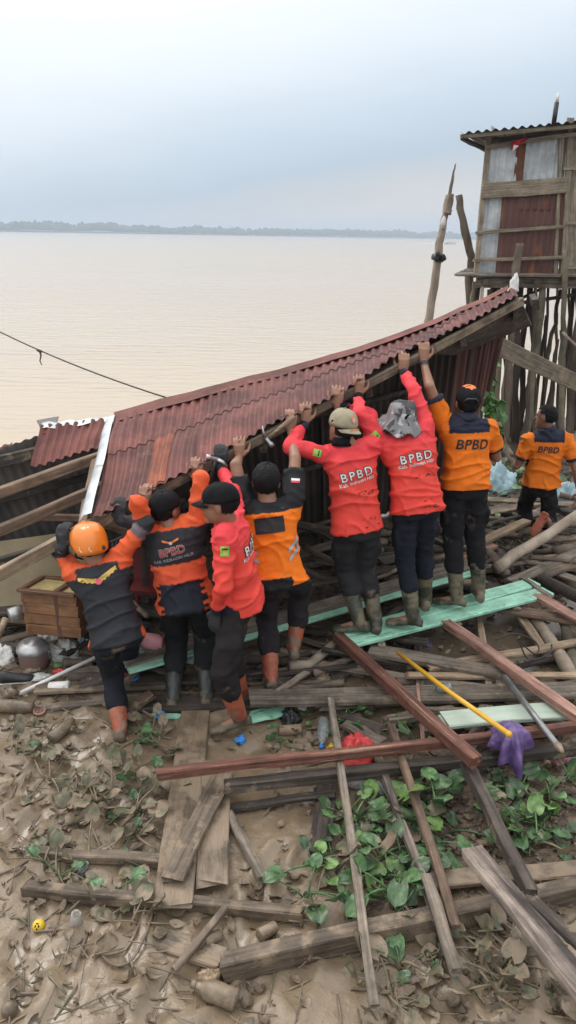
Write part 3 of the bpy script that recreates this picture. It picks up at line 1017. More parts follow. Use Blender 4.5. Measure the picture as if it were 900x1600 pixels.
# wall sheets (front wall, seen face on)
def wall_sheet(x0, x1, y0, y1, dy, m, n=6, pitch=0.09, skew=0):
    a, b_ = hp(x0, y1, dy), hp(x1, y1, dy)
    c = hp(x0 + skew, y0, dy)
    e_ = b_ - a
    corr('wall_sheet', a, e_, c - a, e_.length, (c - a).length, m, hut, pitch=pitch, amp=0.012, nv=3, bend=0.02, seed=int(x0 + y0), seg=6)
wall_sheet(763, 812, 288, 226, 0.03, 'sheet_zinc', skew=4)
wall_sheet(808, 822, 288, 222, 0.015, 'sheet_rustorange', skew=3)
wall_sheet(819, 890, 288, 216, 0.03, 'sheet_zinc', skew=4)
wall_sheet(752, 793, 428, 296, 0.03, 'sheet_zinc', skew=8)
wall_sheet(786, 886, 428, 294, 0.012, 'sheet_rust', skew=7)
wall_sheet(812, 870, 327, 296, -0.004, 'sheet_rust', skew=2)
def hpl(name, a, b_, w, t, m, up=(0, -1, 0), dY=0.0):
    return plank(name, hp(a[0], a[1], dY), hp(b_[0], b_[1], dY), w, t, m, hut, upv=up)
hpl('post', (765, 212), (744, 432), 0.065, 0.07, 'plank_hut', dY=-0.02)
hpl('post', (892, 186), (881, 440), 0.075, 0.07, 'plank_hut', dY=-0.02)
hpl('post', (877, 214), (868, 430), 0.045, 0.05, 'plank_hut', dY=-0.01)
hpl('batten', (761, 229), (905, 209), 0.055, 0.03, 'plank_hut', dY=-0.06)
hpl('cross_board', (756, 299), (883, 289), 0.195, 0.035, 'plank_hut', dY=-0.06)
hpl('batten', (746, 364), (882, 354), 0.045, 0.03, 'plank_hut', dY=-0.06)
hpl('batten', (742, 406), (882, 402), 0.045, 0.03, 'plank_hut', dY=-0.06)
# plank wall running on to the right
for i in range(12):
    x0 = 881 + i * 11
    hpl('wall_plank', (x0 + 7, 200 - i * 1.2), (x0 - 1, 426), 0.105, 0.02, 'plank_hut', dY=0.03 + 0.004 * (i % 2))
for yy in (263, 348, 418):
    hpl('batten', (883, yy), (1010, yy - 4), 0.045, 0.03, 'plank_hut', dY=-0.03)
# left return wall, a side of sheets going back
a = hp(745, 430, 0.05)
corr('wall_sheet', a, Vector((0.42, 1, 0)), hp(765, 216, 0.05) - a, 1.3, 1.85, 'sheet_zinc', hut, amp=0.012, nv=3, bend=0.02, seed=5)
# roof: corrugated, tilted, overhanging to the left and front
ra, rb_ = pY(719, 208, HY - 0.35), pY(1010, 179, HY - 0.35)
e_ = rb_ - ra
d_ = pY(758, 234, HY + 1.25) - ra
sh_ = d_.dot(e_.normalized())
corr('roof_sheet', ra, e_, d_, e_.length, (d_ - e_.normalized() * sh_).length, 'sheet_dark', hut, pitch=0.11, amp=0.016, nv=3, seed=8, shear=sh_)
V, F = [], []
for i, (x_, y_, dy) in enumerate(((724, 215, -0.30), (800, 207, -0.30), (880, 199, -0.30), (905, 196, -0.3))):
    pass
hpl('eave_board', (722, 213), (905, 197), 0.05, 0.03, 'plank_hut', dY=-0.30)
hpl('roof_beam', (768, 219), (905, 203), 0.06, 0.05, 'wood_dark', dY=0.0)
plank('roof_rafter', pY(723, 212, HY - 0.28), pY(764, 234, HY + 0.6), 0.05, 0.05, 'wood_dark', hut)
# roof pipe
pp0, pp1, pp2 = pY(865, 195, HY + 0.1), pY(870, 160, HY + 0.1), pY(873, 145, HY + 0.1)
V, F = [], []
tube(V, F, [pp0, pp1], 0.032, 8)
vp = mo('vent_pipe', V, F, M['metal_dark'], hut, True)
V, F = [], []
tube(V, F, [pp1, pp2], [0.024, 0.018], 8)
mo('pipe_tip', V, F, M['plastic_white'], vp, True)
# deck boards and bearers
for i in range(7):
    hpl('deck_board', (714 + 3 * i, 428 - 1.5 * i), (1010, 430 - 1.5 * i), 0.16, 0.03, 'wood_grey', up=(0, 0, 1), dY=-0.2 + 0.2 * i)
hpl('bearer', (746, 442), (1010, 444), 0.13, 0.07, 'wood_grey', dY=-0.12)
hpl('bearer', (748, 436), (1010, 438), 0.12, 0.07, 'wood_dark', dY=0.9)
for x_ in (760, 800, 838, 880, 930):
    plank('joist', hp(x_, 435, -0.15), hp(x_ + 2, 434, 1.1), 0.07, 0.08, 'wood_grey', hut)
hpl('brace', (817, 473), (905, 459), 0.05, 0.04, 'wood_dark', dY=0.2)
hpl('brace', (812, 468), (845, 452), 0.04, 0.04, 'wood_dark', dY=0.4)
# stilts: (top px, mid px, bottom px, radius, material, depth offset)
stilts = [((754, 448), (750, 560), (747, 668), .045, 'bark_pale', -0.2), ((772, 450), (766, 560), (761, 668), .06, 'bark_dark', 0.3),
          ((788, 448), (782, 540), (778, 672), .055, 'bark_dark', 0.7), ((801, 448), (797, 560), (790, 686), .075, 'bark', -0.15),
          ((811, 446), (808, 560), (804, 690), .08, 'bark_dark', 0.25), ((848, 448), (835, 560), (821, 678), .085, 'bark_mossy', -0.05),
          ((876, 452), (862, 520), (851, 600), .05, 'bark_dark', 0.9), ((884, 400), (877, 560), (884, 672), .065, 'bark_mossy', -0.3),
          ((897, 446), (888, 540), (880, 640), .06, 'bark_dark', 0.5), ((830, 575), (820, 630), (807, 690), .045, 'bark_dark', 0.1),
          ((872, 530), (864, 590), (854, 648), .04, 'bark_dark', 0.3), ((792, 560), (787, 620), (779, 690), .045, 'bark', -0.1),
          ((776, 505), (770, 590), (768, 672), .04, 'bark_dark', 0.9), ((826, 450), (818, 560), (812, 680), .05, 'bark_dark', 0.95),
          ((786, 480), (790, 560), (800, 660), .04, 'bark_dark', 1.2), ((764, 452), (757, 570), (752, 670), .05, 'bark', 1.1),
          ((905, 446), (898, 560), (893, 670), .08, 'bark', 0.2), ((925, 446), (915, 560), (920, 670), .07, 'bark_dark', 0.0),
          ((950, 446), (945, 560), (940, 670), .07, 'bark', 0.3), ((985, 446), (980, 560), (985, 670), .07, 'bark_dark', 0.1)]
rs = random.Random(4)
for k in range(26):
    x_ = 752 + 6.3 * k + rs.uniform(-4, 4)
    ty = 446 if rs.random() < .55 else rs.uniform(470, 540)
    l_ = rs.uniform(-22, 8)
    stilts.append(((x_, ty), (x_ + l_ * .5 + rs.uniform(-5, 5), 560), (x_ + l_, 672), rs.uniform(.03, .055), rs.choice(('bark', 'bark_dark', 'bark_dark')), rs.uniform(-.2, 1.2)))
for (a, b_, c, r_, m_, dy) in stilts:
    pa, pb, pc = hp(*a, dy), hp(*b_, dy), hp(*c, dy)
    pc.z = gh(pc.x, pc.y) - 0.1
    log('stilt', [pa, pb, pc], r_ * 0.52, r_ * 0.72, m_, hut, wob=0.6, crook=1.5)
# things hung on the hut
def crumple(name, c, sx, sy, sz, m, label, cat, seed, n=18, amp=0.35, parent=None, group=None, rotz=0.0):
    """a crumpled soft thing: ellipsoid with folds, flat underneath"""
    V, F = [], []
    rings = []
    n = max(n, 36)
    mm = 22
    q = Matrix.Rotation(rotz, 3, 'Z')
    for k in range(1, mm):
        t_ = math.pi * k / mm - math.pi / 2
        rr = []
        for i in range(n):
            a_ = 2 * math.pi * i / n
            d = Vector((math.cos(t_) * math.cos(a_), math.cos(t_) * math.sin(a_), math.sin(t_)))
            f = 1 + amp * (noise.noise(d * 1.6 + Vector((seed, 0, 0))) + 1.1 * (0.35 - abs(noise.noise(d * 2.8 + Vector((0, seed, 0))))) + 0.8 * (0.3 - abs(noise.noise(d * 6 + Vector((seed, seed, 0))))) + .25 * noise.noise(d * 15))
            z = d.z * sz * f
            if z < 0: z *= 0.35
            rr.append(Vector(c) + q @ Vector((d.x * sx * f, d.y * sy * f, 0)) + Vector((0, 0, z)))
        rings.append(rr)
    ring_loft(V, F, rings)
    o = mo(name, V, F, M[m], parent, True)
    if parent is None:
        setp(o, label, cat, group)
    return o
p = hp(807, 225, -0.13)
V, F = [], []
nu, nv = 10, 8
for j in range(nv + 1):
    for i in range(nu + 1):
        u, v = i / nu, j / nv
        x_ = 800 + 26 * u - 2 * v
        y_ = 221 - 7 * u + v * (14 - 10 * u)
        w_ = pY(x_, y_, HY - 0.12 + 0.03 * math.sin(u * 9 + v * 3))
        V.append(w_)
kk = nu + 1
for j in range(nv):
    for i in range(nu):
        F.append((j * kk + i, j * kk + i + 1, (j + 1) * kk + i + 1, (j + 1) * kk + i))
b = len(V)
V += [v + Vector((0, 0.02, 0)) for v in list(V)]
F += [tuple(b + i for i in reversed(f)) for f in list(F)]
rc = thing('red_cloth', 'red cloth with white print draped over the hut batten', 'cloth', p)
mo('fabric', V, F, M['cloth_red'], rc, True)
V = [pY(801, 236, HY - 0.17), pY(811, 228, HY - 0.17), pY(803, 226, HY - 0.17)]
V += [v + Vector((0, 0.01, 0)) for v in V]
mo('white_print', V, [(0, 1, 2), (5, 4, 3), (0, 3, 4, 1), (1, 4, 5, 2), (2, 5, 3, 0)], M['ink_white'], rc)
o = log('leaning_stick', [hp(813, 380, -0.5), hp(808, 410, -0.5), pY(803, 452, 10.3)], .05, .05, 'bark', n=8)
setp(o, 'short stick leaning upright against the hut deck', 'stick')
o = crumple('white_rag', pY(803, 450, 10.15), 0.055, 0.05, 0.15, 'cloth_white', 'white rag snagged on the raised roof corner', 'rag', 3, n=12)
# mooring poles left of the hut
def gpx(x, y, z0=0.0):
    p_ = pZ(x, y, z0)
    for _ in range(6):
        p_ = pZ(x, y, gh(p_.x, p_.y))
    return p_
PY1 = 13.5
mp_ = thing('mooring_pole', 'tall leaning weathered pole with dark band and splintered top', 'pole', pY(655, 560, PY1))
pts = [pY(x_, y_, PY1) for x_, y_ in ((640, 610), (668, 510), (684, 405), (693, 345), (701, 305))]
pts[0].z = gh(pts[0].x, PY1) - 0.3
log('shaft', pts, .085, .05, 'wood_pole_grey' if 'wood_pole_grey' in M else 'bark_pale', mp_, wob=0.2)
log('splinter', [pY(x_, y_, PY1) for x_, y_ in ((700, 318), (706, 285), (709, 268), (712, 256))], .032, .01, 'bark', mp_, wob=0.3)
log('broken_slab', [pY(x_, y_, PY1 - .05) for x_, y_ in ((699, 335), (704, 318), (706, 303))], .06, .035, 'bark', mp_, n=7, wob=0.6)
V, F = [], []
c0, c1 = pY(683, 408, PY1), pY(686, 398, PY1)
tube(V, F, [c0, c0.lerp(c1, .2), c0.lerp(c1, .8), c1], [.09, .11, .11, .09], 12, .25, 3)
mo('rubber_band', V, F, M['plastic_black'], mp_, True)
for i, (x_, y_) in enumerate(((680, 402), (692, 400), (684, 396))):
    V, F = [], []
    capsule(V, F, pY(x_, y_, PY1 - .12), .038, pY(x_ + 2, y_ + 4, PY1 - .12), .038)
    mo('knot', V, F, M['plastic_black'], mp_, True)
V, F = [], []
tube(V, F, [pY(x_, y_, PY1 - .08) for x_, y_ in ((692, 357), (693, 347), (695, 338))], [.03, .045, .02], 7, .6, 5)
mo('white_rag_tie', V, F, M['cloth_white'], mp_, True)
PY2 = 12.2
o = log('crooked_pole', [pY(717, 305, PY2), pY(725, 355, PY2), pY(737, 402, PY2), pY(733, 440, PY2), pY(737, 520, PY2), pY(735, 640, PY2)], .055, .065, 'bark', n=9, wob=0.4)
setp(o, 'crooked dark pole standing just left of the hut', 'pole')
o = log('forked_branch', [pY(743, 440, 11.6), pY(741, 470, 11.6), pY(733, 500, 11.6), pY(730, 640, 11.6)], .05, .06, 'bark_mossy', n=9, wob=0.4)
setp(o, 'mossy bent branch between the crooked pole and the hut', 'branch')
# board leaning across the stilts
o = plank('leaning_board', pY(742, 523, 7.0), pY(930, 612, 8.6), 0.17, 0.035, 'wood_plank_olive' if 'wood_plank_olive' in M else 'plank_hut', upv=(0, -1, 0.1))
setp(o, 'long olive grey board leaning from the roof across the stilts', 'plank')
# rope
V, F = [], []
lo, hi = -1.0, 2.0
for _ in range(40):
    md_ = (lo + hi) / 2
    if pix(slope_pt(md_, 1.0, .06))[0] < 262: lo = md_
    else: hi = md_
rb_ = slope_pt(lo, 1.0, .06)
ra_ = pY(-30, 488, 8.2)
ra_ = rb_ + (ra_ - rb_) * 1.9 + Vector((0, 0, .1))
pts = []
for i in range(25):
    u = i / 24
    p_ = ra_.lerp(rb_, u)
    p_.z -= 0.16 * 4 * u * (1 - u)
    pts.append(p_)
tube(V, F, pts, 0.0065, 6)
rp = thing('mooring_rope', 'thin dark rope running from the roof ridge over the water', 'rope', rb_)
mo('line', V, F, M['rope'], rp, True)
V, F = [], []
k_ = pts[16]
capsule(V, F, k_ - Vector((.015, 0, 0)), .014, k_ + Vector((.015, 0, -.01)), .013, 8)
tube(V, F, [k_, k_ + Vector((.01, 0, -.05)), k_ + Vector((-.005, 0, -.10)), k_ + Vector((.01, 0, -.14))], [.01, .008, .006, .004], 6)
mo('knot', V, F, M['rope'], rp, True)
# ------------------------------------------------------------------ people
def ik(a, b, l1, l2, hint):
    """middle joint between a and b, bent towards hint; bones stretch a little when out of reach"""
    d = b - a
    D = d.length
    if D > (l1 + l2) * 0.985:
        s = D / ((l1 + l2) * 0.985)
        l1, l2 = l1 * s, l2 * s
    x = (l1 * l1 - l2 * l2 + D * D) / (2 * D)
    h = math.sqrt(max(0, l1 * l1 - x * x))
    n = d.normalized()
    w = hint - a
    w = w - n * w.dot(n)
    if w.length < 1e-4: w = Vector((0, 0, -1))
    return a + n * x + w.normalized() * h
def hand_parts(V, F, wrist, d, palm, side, curl, k=1.0, grow=0.0):
    """d: hand direction, palm: direction the palm faces, side: vector towards the thumb"""
    d = d.normalized()
    palm = (palm - d * palm.dot(d)).normalized()
    lat = d.cross(palm).normalized()
    if lat.dot(side) < 0: lat = -lat
    g = grow
    rings = []
    for s, a, b in ((-0.02, .026, .020), (0.015, .030, .019), (0.05, .039, .017), (0.088, .042, .014)):
        c = wrist + d * s * k
        rings.append([c + lat * ((a * k + g) * math.cos(t)) + palm * ((b * k + g) * math.sin(t)) for t in [2 * math.pi * i / 14 for i in range(14)]])
    ring_loft(V, F, rings)
    for i, ln in enumerate((0.93, 1.0, 0.94, 0.76)):
        base = wrist + d * (0.084 * k) + lat * ((0.031 - i * 0.0207) * k)
        p, dd = base, d + lat * (0.06 * (1.5 - i))
        ang = 0
        for j, sl in enumerate((0.042, 0.027, 0.021)):
            ang = curl * (0.55, 1.1, 1.5)[j]
            v = (dd.normalized() * math.cos(ang) + palm * math.sin(ang)) * (sl * ln * k)
            capsule(V, F, p, (.0098 - .0011 * j) * k + g, p + v, (.0092 - .0012 * j) * k + g, 8)
            p = p + v
    p = wrist + d * 0.025 * k + lat * 0.028 * k
    for j, sl in enumerate((0.040, 0.032, 0.026)):
        v = (d * (0.45 + 0.25 * j) + lat * (0.55 - 0.3 * j) + palm * (0.25 + 0.25 * j)).normalized() * sl * k
        capsule(V, F, p, (.0145, .0115, .0105)[j] * k + g, p + v, (.0118, .0108, .009)[j] * k + g, 8)
        p = p + v

def person(name_label, base_z, P):
    """P: dict of pixel joints with depths; everything is laid out in world metres and parented to one root"""
    J = {k: pY(*v) for k, v in P['j'].items()}
    for s, gx in P.get('grip', {}).items():          # hands that hold the eave board
        J['hand' + s] = eave_at(gx) + Vector((0, -.062, -.095))
        P.setdefault('hdir' + s, (0, .12, 1))
        P.setdefault('palm' + s, (0, 1, 0))
        P.setdefault('curl' + s, .95)
    sc = P.get('s', 1.0)
    pel, neck, head = J['pelvis'], J['neck'], J['head']
    up = (neck - pel).normalized()
    right = J['shR'] - J['shL']
    right = (right - up * right.dot(up)).normalized()
    fwd = up.cross(right).normalized()
    tl = (neck - pel).length
    root = thing('person', name_label, 'person', Vector((pel.x, pel.y, base_z)))
    hips = {'L': pel - right * 0.085 * sc - up * 0.03, 'R': pel + right * 0.085 * sc - up * 0.03}
    EXT = {}
    for s in 'LR':
        sh, wr = J['sh' + s], J['hand' + s]
        EXT['el' + s] = ik(sh, wr, 0.285 * sc, 0.255 * sc, J['el' + s])
        an = J['an' + s]
        kh = J.get('kn' + s) or (hips[s] + fwd * 1.0)
        EXT['kn' + s] = ik(hips[s], an, 0.42 * sc, 0.41 * sc, kh)
    hf = P['hfwd']
    hf = Vector(hf).normalized()
    hu = Vector(P.get('hup', (0, 0.12, 1)))
    hu = (hu - hf * hu.dot(hf)).normalized()
    hr = hf.cross(hu).normalized()
    hc = head
    # ---- skin: one continuous body
    V, F = [], []
    def hl(a, b, c): return hc + hr * a + hf * b + hu * c
    ellipsoid(V, F, hl(0, -.012, .028), hr * .077, hf * .097, hu * .088)
    ellipsoid(V, F, hl(0, .022, -.035), hr * .062, hf * .074, hu * .088)
    capsule(V, F, hl(0, .085, .018), .012, hl(0, .112, -.022), .016, 8)
    capsule(V, F, hl(-.035, .080, .028), .014, hl(.035, .080, .028), .014, 8)
    capsule(V, F, hl(-.018, .088, -.055), .012, hl(.018, .088, -.055), .012, 8)
    capsule(V, F, hl(-.012, .078, -.095), .020, hl(.012, .078, -.095), .020, 8)
    for s in (-1, 1):
        ellipsoid(V, F, hl(s * .079, -.012, -.008), hr * .011, hf * .022, hu * .034, 10, 7)
    capsule(V, F, neck + up * -.02, .064 * sc, hl(0, -.02, -.05), .054, 14)
    def tor(k, a, b, off=0.0, grow=0.0):
        c = pel + up * (tl * k) + fwd * off
        return [c + right * ((a * sc + grow) * (abs(math.cos(t)) ** 0.85) * (1 if math.cos(t) > 0 else -1)) + fwd * ((b * sc + grow) * (abs(math.sin(t)) ** 0.85) * (1 if math.sin(t) > 0 else -1))
                for t in [2 * math.pi * i / 24 for i in range(24)]]
    ring_loft(V, F, [tor(-.12, .11, .075), tor(0.05, .13, .085), tor(.35, .115, .078), tor(.62, .13, .082), tor(.85, .135, .075), tor(.98, .07, .055)])
    for s in 'LR':
        sh, el, wr, hp_, kn, an = J['sh' + s], EXT['el' + s], J['hand' + s], hips[s], EXT['kn' + s], J['an' + s]
        capsule(V, F, sh, .050 * sc, el, .038 * sc)
        capsule(V, F, el, .040 * sc, wr, .025 * sc)
        capsule(V, F, neck - up * .07, .05, sh, .042)
        capsule(V, F, hp_, .066, kn, .050)
        capsule(V, F, kn, .052, an, .04)
        fd = (wr - el).normalized()
        pm = P.get('palm' + s, fwd)
        pm = Vector(pm)
        thumb = right * (1 if s == 'L' else -1)
        if P.get('hdir' + s): fd = Vector(P['hdir' + s]).normalized()
        hand_parts(V, F, wr, fd, pm, thumb, P.get('curl' + s, 0.85), 1.05 * sc)
        # foot inside the boot
        td = Vector(P.get('toe' + s, fwd)).normalized()
        capsule(V, F, an, .035, an + td * .13 - Vector((0, 0, .05)), .028)
    me = remesh(V, F, 0.0062, 3, 0.5)
    me.materials.clear()
    fin('body', me, M['skin'], root, True, Vector((0, 0, 0)))
    for v_ in me.vertices: pass
    # ---- gloves
    for s in P.get('gloves', ''):
        V, F = [], []
        wr, el = J['hand' + s], EXT['el' + s]
        fd = (wr - el).normalized()
        if P.get('hdir' + s): fd = Vector(P['hdir' + s]).normalized()
        hand_parts(V, F, wr, fd, Vector(P.get('palm' + s, fwd)), right * (1 if s == 'L' else -1), P.get('curl' + s, 0.85), 1.05 * sc, 0.004)
        capsule(V, F, wr - (wr - el).normalized() * .05, .036, wr, .034)
        me = remesh(V, F, 0.006, 2, 0.5)
        me.materials.clear()
        fin('glove', me, M['glove'], root, True, Vector((0, 0, 0)))
    # ---- shirt
    V, F = [], []
    G = P.get('bulk', 1.0) * .94
    hem = P.get('hem', -.16)
    ring_loft(V, F, [tor(hem, .196 * G, .155 * G, -.008), tor(hem * .4, .190 * G, .150 * G, -.006), tor(.2, .172 * G, .128 * G, -.005), tor(.45, .170 * G, .120 * G, -.006),
                     tor(.68, .182 * G, .118 * G, -.012), tor(.84, .174 * G, .105 * G, -.014), tor(.94, .12 * G, .085 * G, -.006), tor(1.0, .075, .07)])
    for s in 'LR':
        sh, el, wr = J['sh' + s], EXT['el' + s], J['hand' + s]
        capsule(V, F, neck - up * .070, .072, sh, .068 * sc)
        capsule(V, F, pel + up * tl * .72 + (sh - neck) * .55, .088, sh, .070 * sc)
        if P['sleeve'] == 'long':
            capsule(V, F, sh, .066 * sc, el, .050 * sc)
            e2 = el.lerp(wr, 0.88)
            capsule(V, F, el, .050 * sc, e2, .037 * sc)
        else:
            e2 = sh.lerp(el, 0.72)
            rings = []
            dd = (e2 - sh).normalized()
            x_, y_, _ = frame(dd)
            for u, r_ in ((-.1, .07), (.3, .072), (.7, .070), (1.0, .068)):
                c = sh.lerp(e2, u)
                rings.append([c + (x_ * math.cos(t) + y_ * math.sin(t)) * r_ * sc for t in [2 * math.pi * i / 16 for i in range(16)]])
            ring_loft(V, F, rings)
    me = remesh(V, F, 0.0088, 5, 0.5)
    me.materials.clear()
    co, no = mverts(me), mnorms(me)
    seed = P.get('seed', 1) * 7.3
    cols = np.zeros((len(co), 4), dtype=np.float32)
    cols[:, 3] = 1
    ou, ov, od = np.array(right), np.array(up), np.array(fwd)
    rel = co - np.array(pel)
    U, Vv, Dp = rel @ ou, (rel @ ov) / tl, rel @ od
    # arm parameter
    at = np.full(len(co), -1.0)
    ar = np.full(len(co), 9.0)
    aside = np.zeros(len(co))
    for s in 'LR':
        sh, el, wr = (np.array(v) for v in (J['sh' + s], EXT['el' + s], J['hand' + s]))
        for k, (a, b_) in enumerate(((sh, el), (el, wr))):
            ab = b_ - a
            t_ = np.clip(((co - a) @ ab) / (ab @ ab), 0, 1)
            dist = np.linalg.norm(co - (a + t_[:, None] * ab), axis=1)
            better = dist < ar
            ar = np.where(better, dist, ar)
            at = np.where(better, t_ + k, at)
            aside = np.where(better, -1 if s == 'L' else 1, aside)
    disp = np.zeros(len(co))
    am = P.get('wrinkle', 1.0)
    for i in range(len(co)):
        sleeve = ar[i] < 0.085 and at[i] > 0.15
        u, v, d_ = U[i], Vv[i] * tl, Dp[i]
        wv = 0.5 * noise.noise(Vector((u * 3, v * 2.5, seed)))
        n1 = 1 - min(1, abs(noise.noise(Vector((u * 2.2 + seed, d_ * 2.0, v * 10 + 10 * u * u + wv * 2.0)))) * 2.2)
        n2 = 1 - min(1, abs(noise.noise(Vector((co[i][0] * 8 + seed, co[i][1] * 8, co[i][2] * 13 + wv * 2)))) * 2.2)
        n3 = 1 - min(1, abs(noise.noise(Vector((u * 7 + v * 6 + seed, d_ * 3, v * 3 - u * 4)))) * 2.4)
        w_ = 0.5 if (0.5 < Vv[i] < 0.82) else 1.0
        if sleeve: disp[i] = am * 0.013 * n2 * n2 - .004
        else: disp[i] = am * w_ * (0.018 * n1 ** 3 + 0.003 * n2 + 0.012 * n3 ** 3) - 0.004
        cols[i, :3] = P['colf'](u, Vv[i], d_, at[i] if ar[i] < 0.1 else -1, aside[i])
    co2 = co + no * disp[:, None]
    me.vertices.foreach_set('co', co2.reshape(-1))
    me.update()
    fin('shirt', me, M['cloth'], root, True, Vector((0, 0, 0)), cols)
    bvh = BVHTree.FromPolygons([Vector(c) for c in co2], [tuple(p.vertices) for p in me.polygons])
    for s in (P.get('cuffs') or ''):
        wr, el = J['hand' + s], EXT['el' + s]
        V, F = [], []
        tube(V, F, [el.lerp(wr, .72), el.lerp(wr, .8), el.lerp(wr, .97)], [.042, .041, .034], 12, .1, 2)
        mo('cuff', V, F, M['cap_black'], root, True)
    # ---- trousers
    V, F = [], []
    ring_loft(V, F, [tor(.16, .125, .095), tor(.04, .142, .108), tor(-.08, .148, .114), tor(-.2, .150, .118), tor(-.27, .13, .10)])
    for s in 'LR':
        hp_, kn, an = hips[s], EXT['kn' + s], J['an' + s]
        capsule(V, F, hp_ - up * .02, .091 * sc, kn, .077 * sc)
        e2 = kn.lerp(an, P.get('trleg', 0.55) - .09)
        capsule(V, F, kn, .077 * sc, e2, .075 * sc)
        if P.get('pockets', True):
            sgn = -1 if s == 'L' else 1
            c = hp_.lerp(kn, .55) + right * (sgn * .078)
            ax = (kn - hp_).normalized()
            ellipsoid(V, F, c - fwd * .01, right * .022, fwd * .075, ax * .09)
    me = remesh(V, F, 0.0115, 4, 0.5)
    me.materials.clear()
    co, no = mverts(me), mnorms(me)
    tcol = P.get('tcol', (0.018, 0.018, 0.022))
    cols = np.ones((len(co), 4), dtype=np.float32)
    disp = np.zeros(len(co))
    for i in range(len(co)):
        v = Vector((co[i][0] * 7 + seed, co[i][1] * 7, co[i][2] * 15))
        n1 = 0.4 - abs(noise.noise(v))
        n2 = 0.4 - abs(noise.noise(v * 0.55 + Vector((9, 2, 4))))
        disp[i] = 0.017 * n1 + 0.020 * n2 - 0.007
        cols[i, :3] = tcol
    me.vertices.foreach_set('co', (co + no * disp[:, None]).reshape(-1))
    me.update()
    fin('trousers', me, M['cloth_muddy'], root, True, Vector((0, 0, 0)), cols)
    # ---- boots
    for s in 'LR':
        kn, an = EXT['kn' + s], J['an' + s]
        V, F = [], []
        td = Vector(P.get('toe' + s, fwd))
        td.z = 0
        td.normalize()
        sole = P.get('sole' + s)
        dn = Vector((0, 0, -1))
        if sole is not None:
            dn = (an - kn).normalized()
            td = Vector(sole).normalized()
        bs = max(.40, P.get('trleg', .55) - .09 - .03)
        capsule(V, F, kn.lerp(an, bs), .063, kn.lerp(an, 0.8), .055)
        capsule(V, F, kn.lerp(an, 0.8), .054, an, .047)
        side_ = td.cross(dn).normalized()
        rings = []
        for x_, w_, h_, z_ in ((-.075, .028, .035, .045), (-.055, .040, .05, .035), (0, .040, .055, .03), (.06, .044, .045, .042), (.115, .048, .035, .052), (.165, .042, .027, .058), (.195, .024, .02, .06)):
            c = an + td * x_ + dn * z_
            rings.append([c + side_ * (w_ * math.cos(t)) + dn * (-h_ * math.sin(t) if math.sin(t) > 0 else -.02 * math.sin(t)) for t in [2 * math.pi * i / 16 for i in range(16)]])
        ring_loft(V, F, rings)
        me = remesh(V, F, 0.009, 4, 0.5)
        me.materials.clear()
        bm_ = M[P['boot']]
        bt_ = fin('boot', me, bm_, root, True, Vector((0, 0, 0)))
        co = mverts(me)
        for v_ in me.vertices:
            n_ = 0.004 * noise.noise(v_.co * 40)
            v_.co += v_.normal * n_
        if sole is None and P['boot'] != 'boot_green':                       # feet caked in silt
            me.materials.append(M['mud_boot'])
            for p_ in me.polygons:
                c = p_.center
                if c.z < an.z + .02 + .05 * noise.noise(c * 14) + .03 * noise.noise(c * 40): p_.material_index = 1
        V, F = [], []
        c = kn.lerp(an, bs + (.12 if bs > .4 else 0))
        ax = (kn - an).normalized()
        x_, y_, _ = frame(ax)
        tube(V, F, [c + ax * .045, c + ax * .062, c + ax * .066, c + ax * .04], [.062, .065, .058, .054], 14)
        mo('boot_rim', V, F, bm_, bt_, True)
    # ---- eyes
    for s in (-1, 1):
        V, F = [], []
        ellipsoid(V, F, hl(s * .030, .082, .006), hr * .013, hf * .011, hu * .009, 10, 7)
        ey = mo('eye', V, F, M['eye_white'], root, True)
        V, F = [], []
        ellipsoid(V, F, hl(s * .030, .0905, .006), hr * .0065, hf * .005, hu * .0065, 8, 6)
        mo('iris', V, F, M['hair'], ey, True)
    # ---- hair
    V, F = [], []
    n_, m_ = 34, 22
    idx = {}
    def hairpt(t_, a_):
        d = Vector((math.cos(t_) * math.cos(a_), math.cos(t_) * math.sin(a_), math.sin(t_)))
        f = 1.0 + 0.05 * noise.noise(d * 7 + Vector((seed, 0, 0))) + 0.09 * noise.noise(d * 19)
        hh = P.get('hairh', 0.006)
        return hl(d.x * (.081 + hh) * f, -.014 + d.y * (.101 + hh) * f, .026 + d.z * (.094 + hh) * f), d
    for k in range(m_ + 1):
        for i in range(n_):
            p_, d = hairpt(math.pi * k / m_ - math.pi / 2, 2 * math.pi * i / n_)
            V.append(p_)
            idx[k, i] = d
    for k in range(m_):
        for i in range(n_):
            d = idx[k, i]
            if d.y > 0.45 and d.z < 0.42: continue
            if abs(d.x) > 0.55 and d.y > -0.1 and d.z < 0.12: continue
            if d.z < -0.72 + 0.2 * d.y: continue
            j = (i + 1) % n_
            F.append((k * n_ + i, k * n_ + j, (k + 1) * n_ + j, (k + 1) * n_ + i))
    mo('hair', V, F, M['hair'], root, True)
    P.update(J=J, EXT=EXT, right=right, up=up, fwd=fwd, tl=tl, pel=pel, bvh=bvh, root=root, hl=hl, hr=hr, hf=hf, hu=hu, hc=hc)
    return root

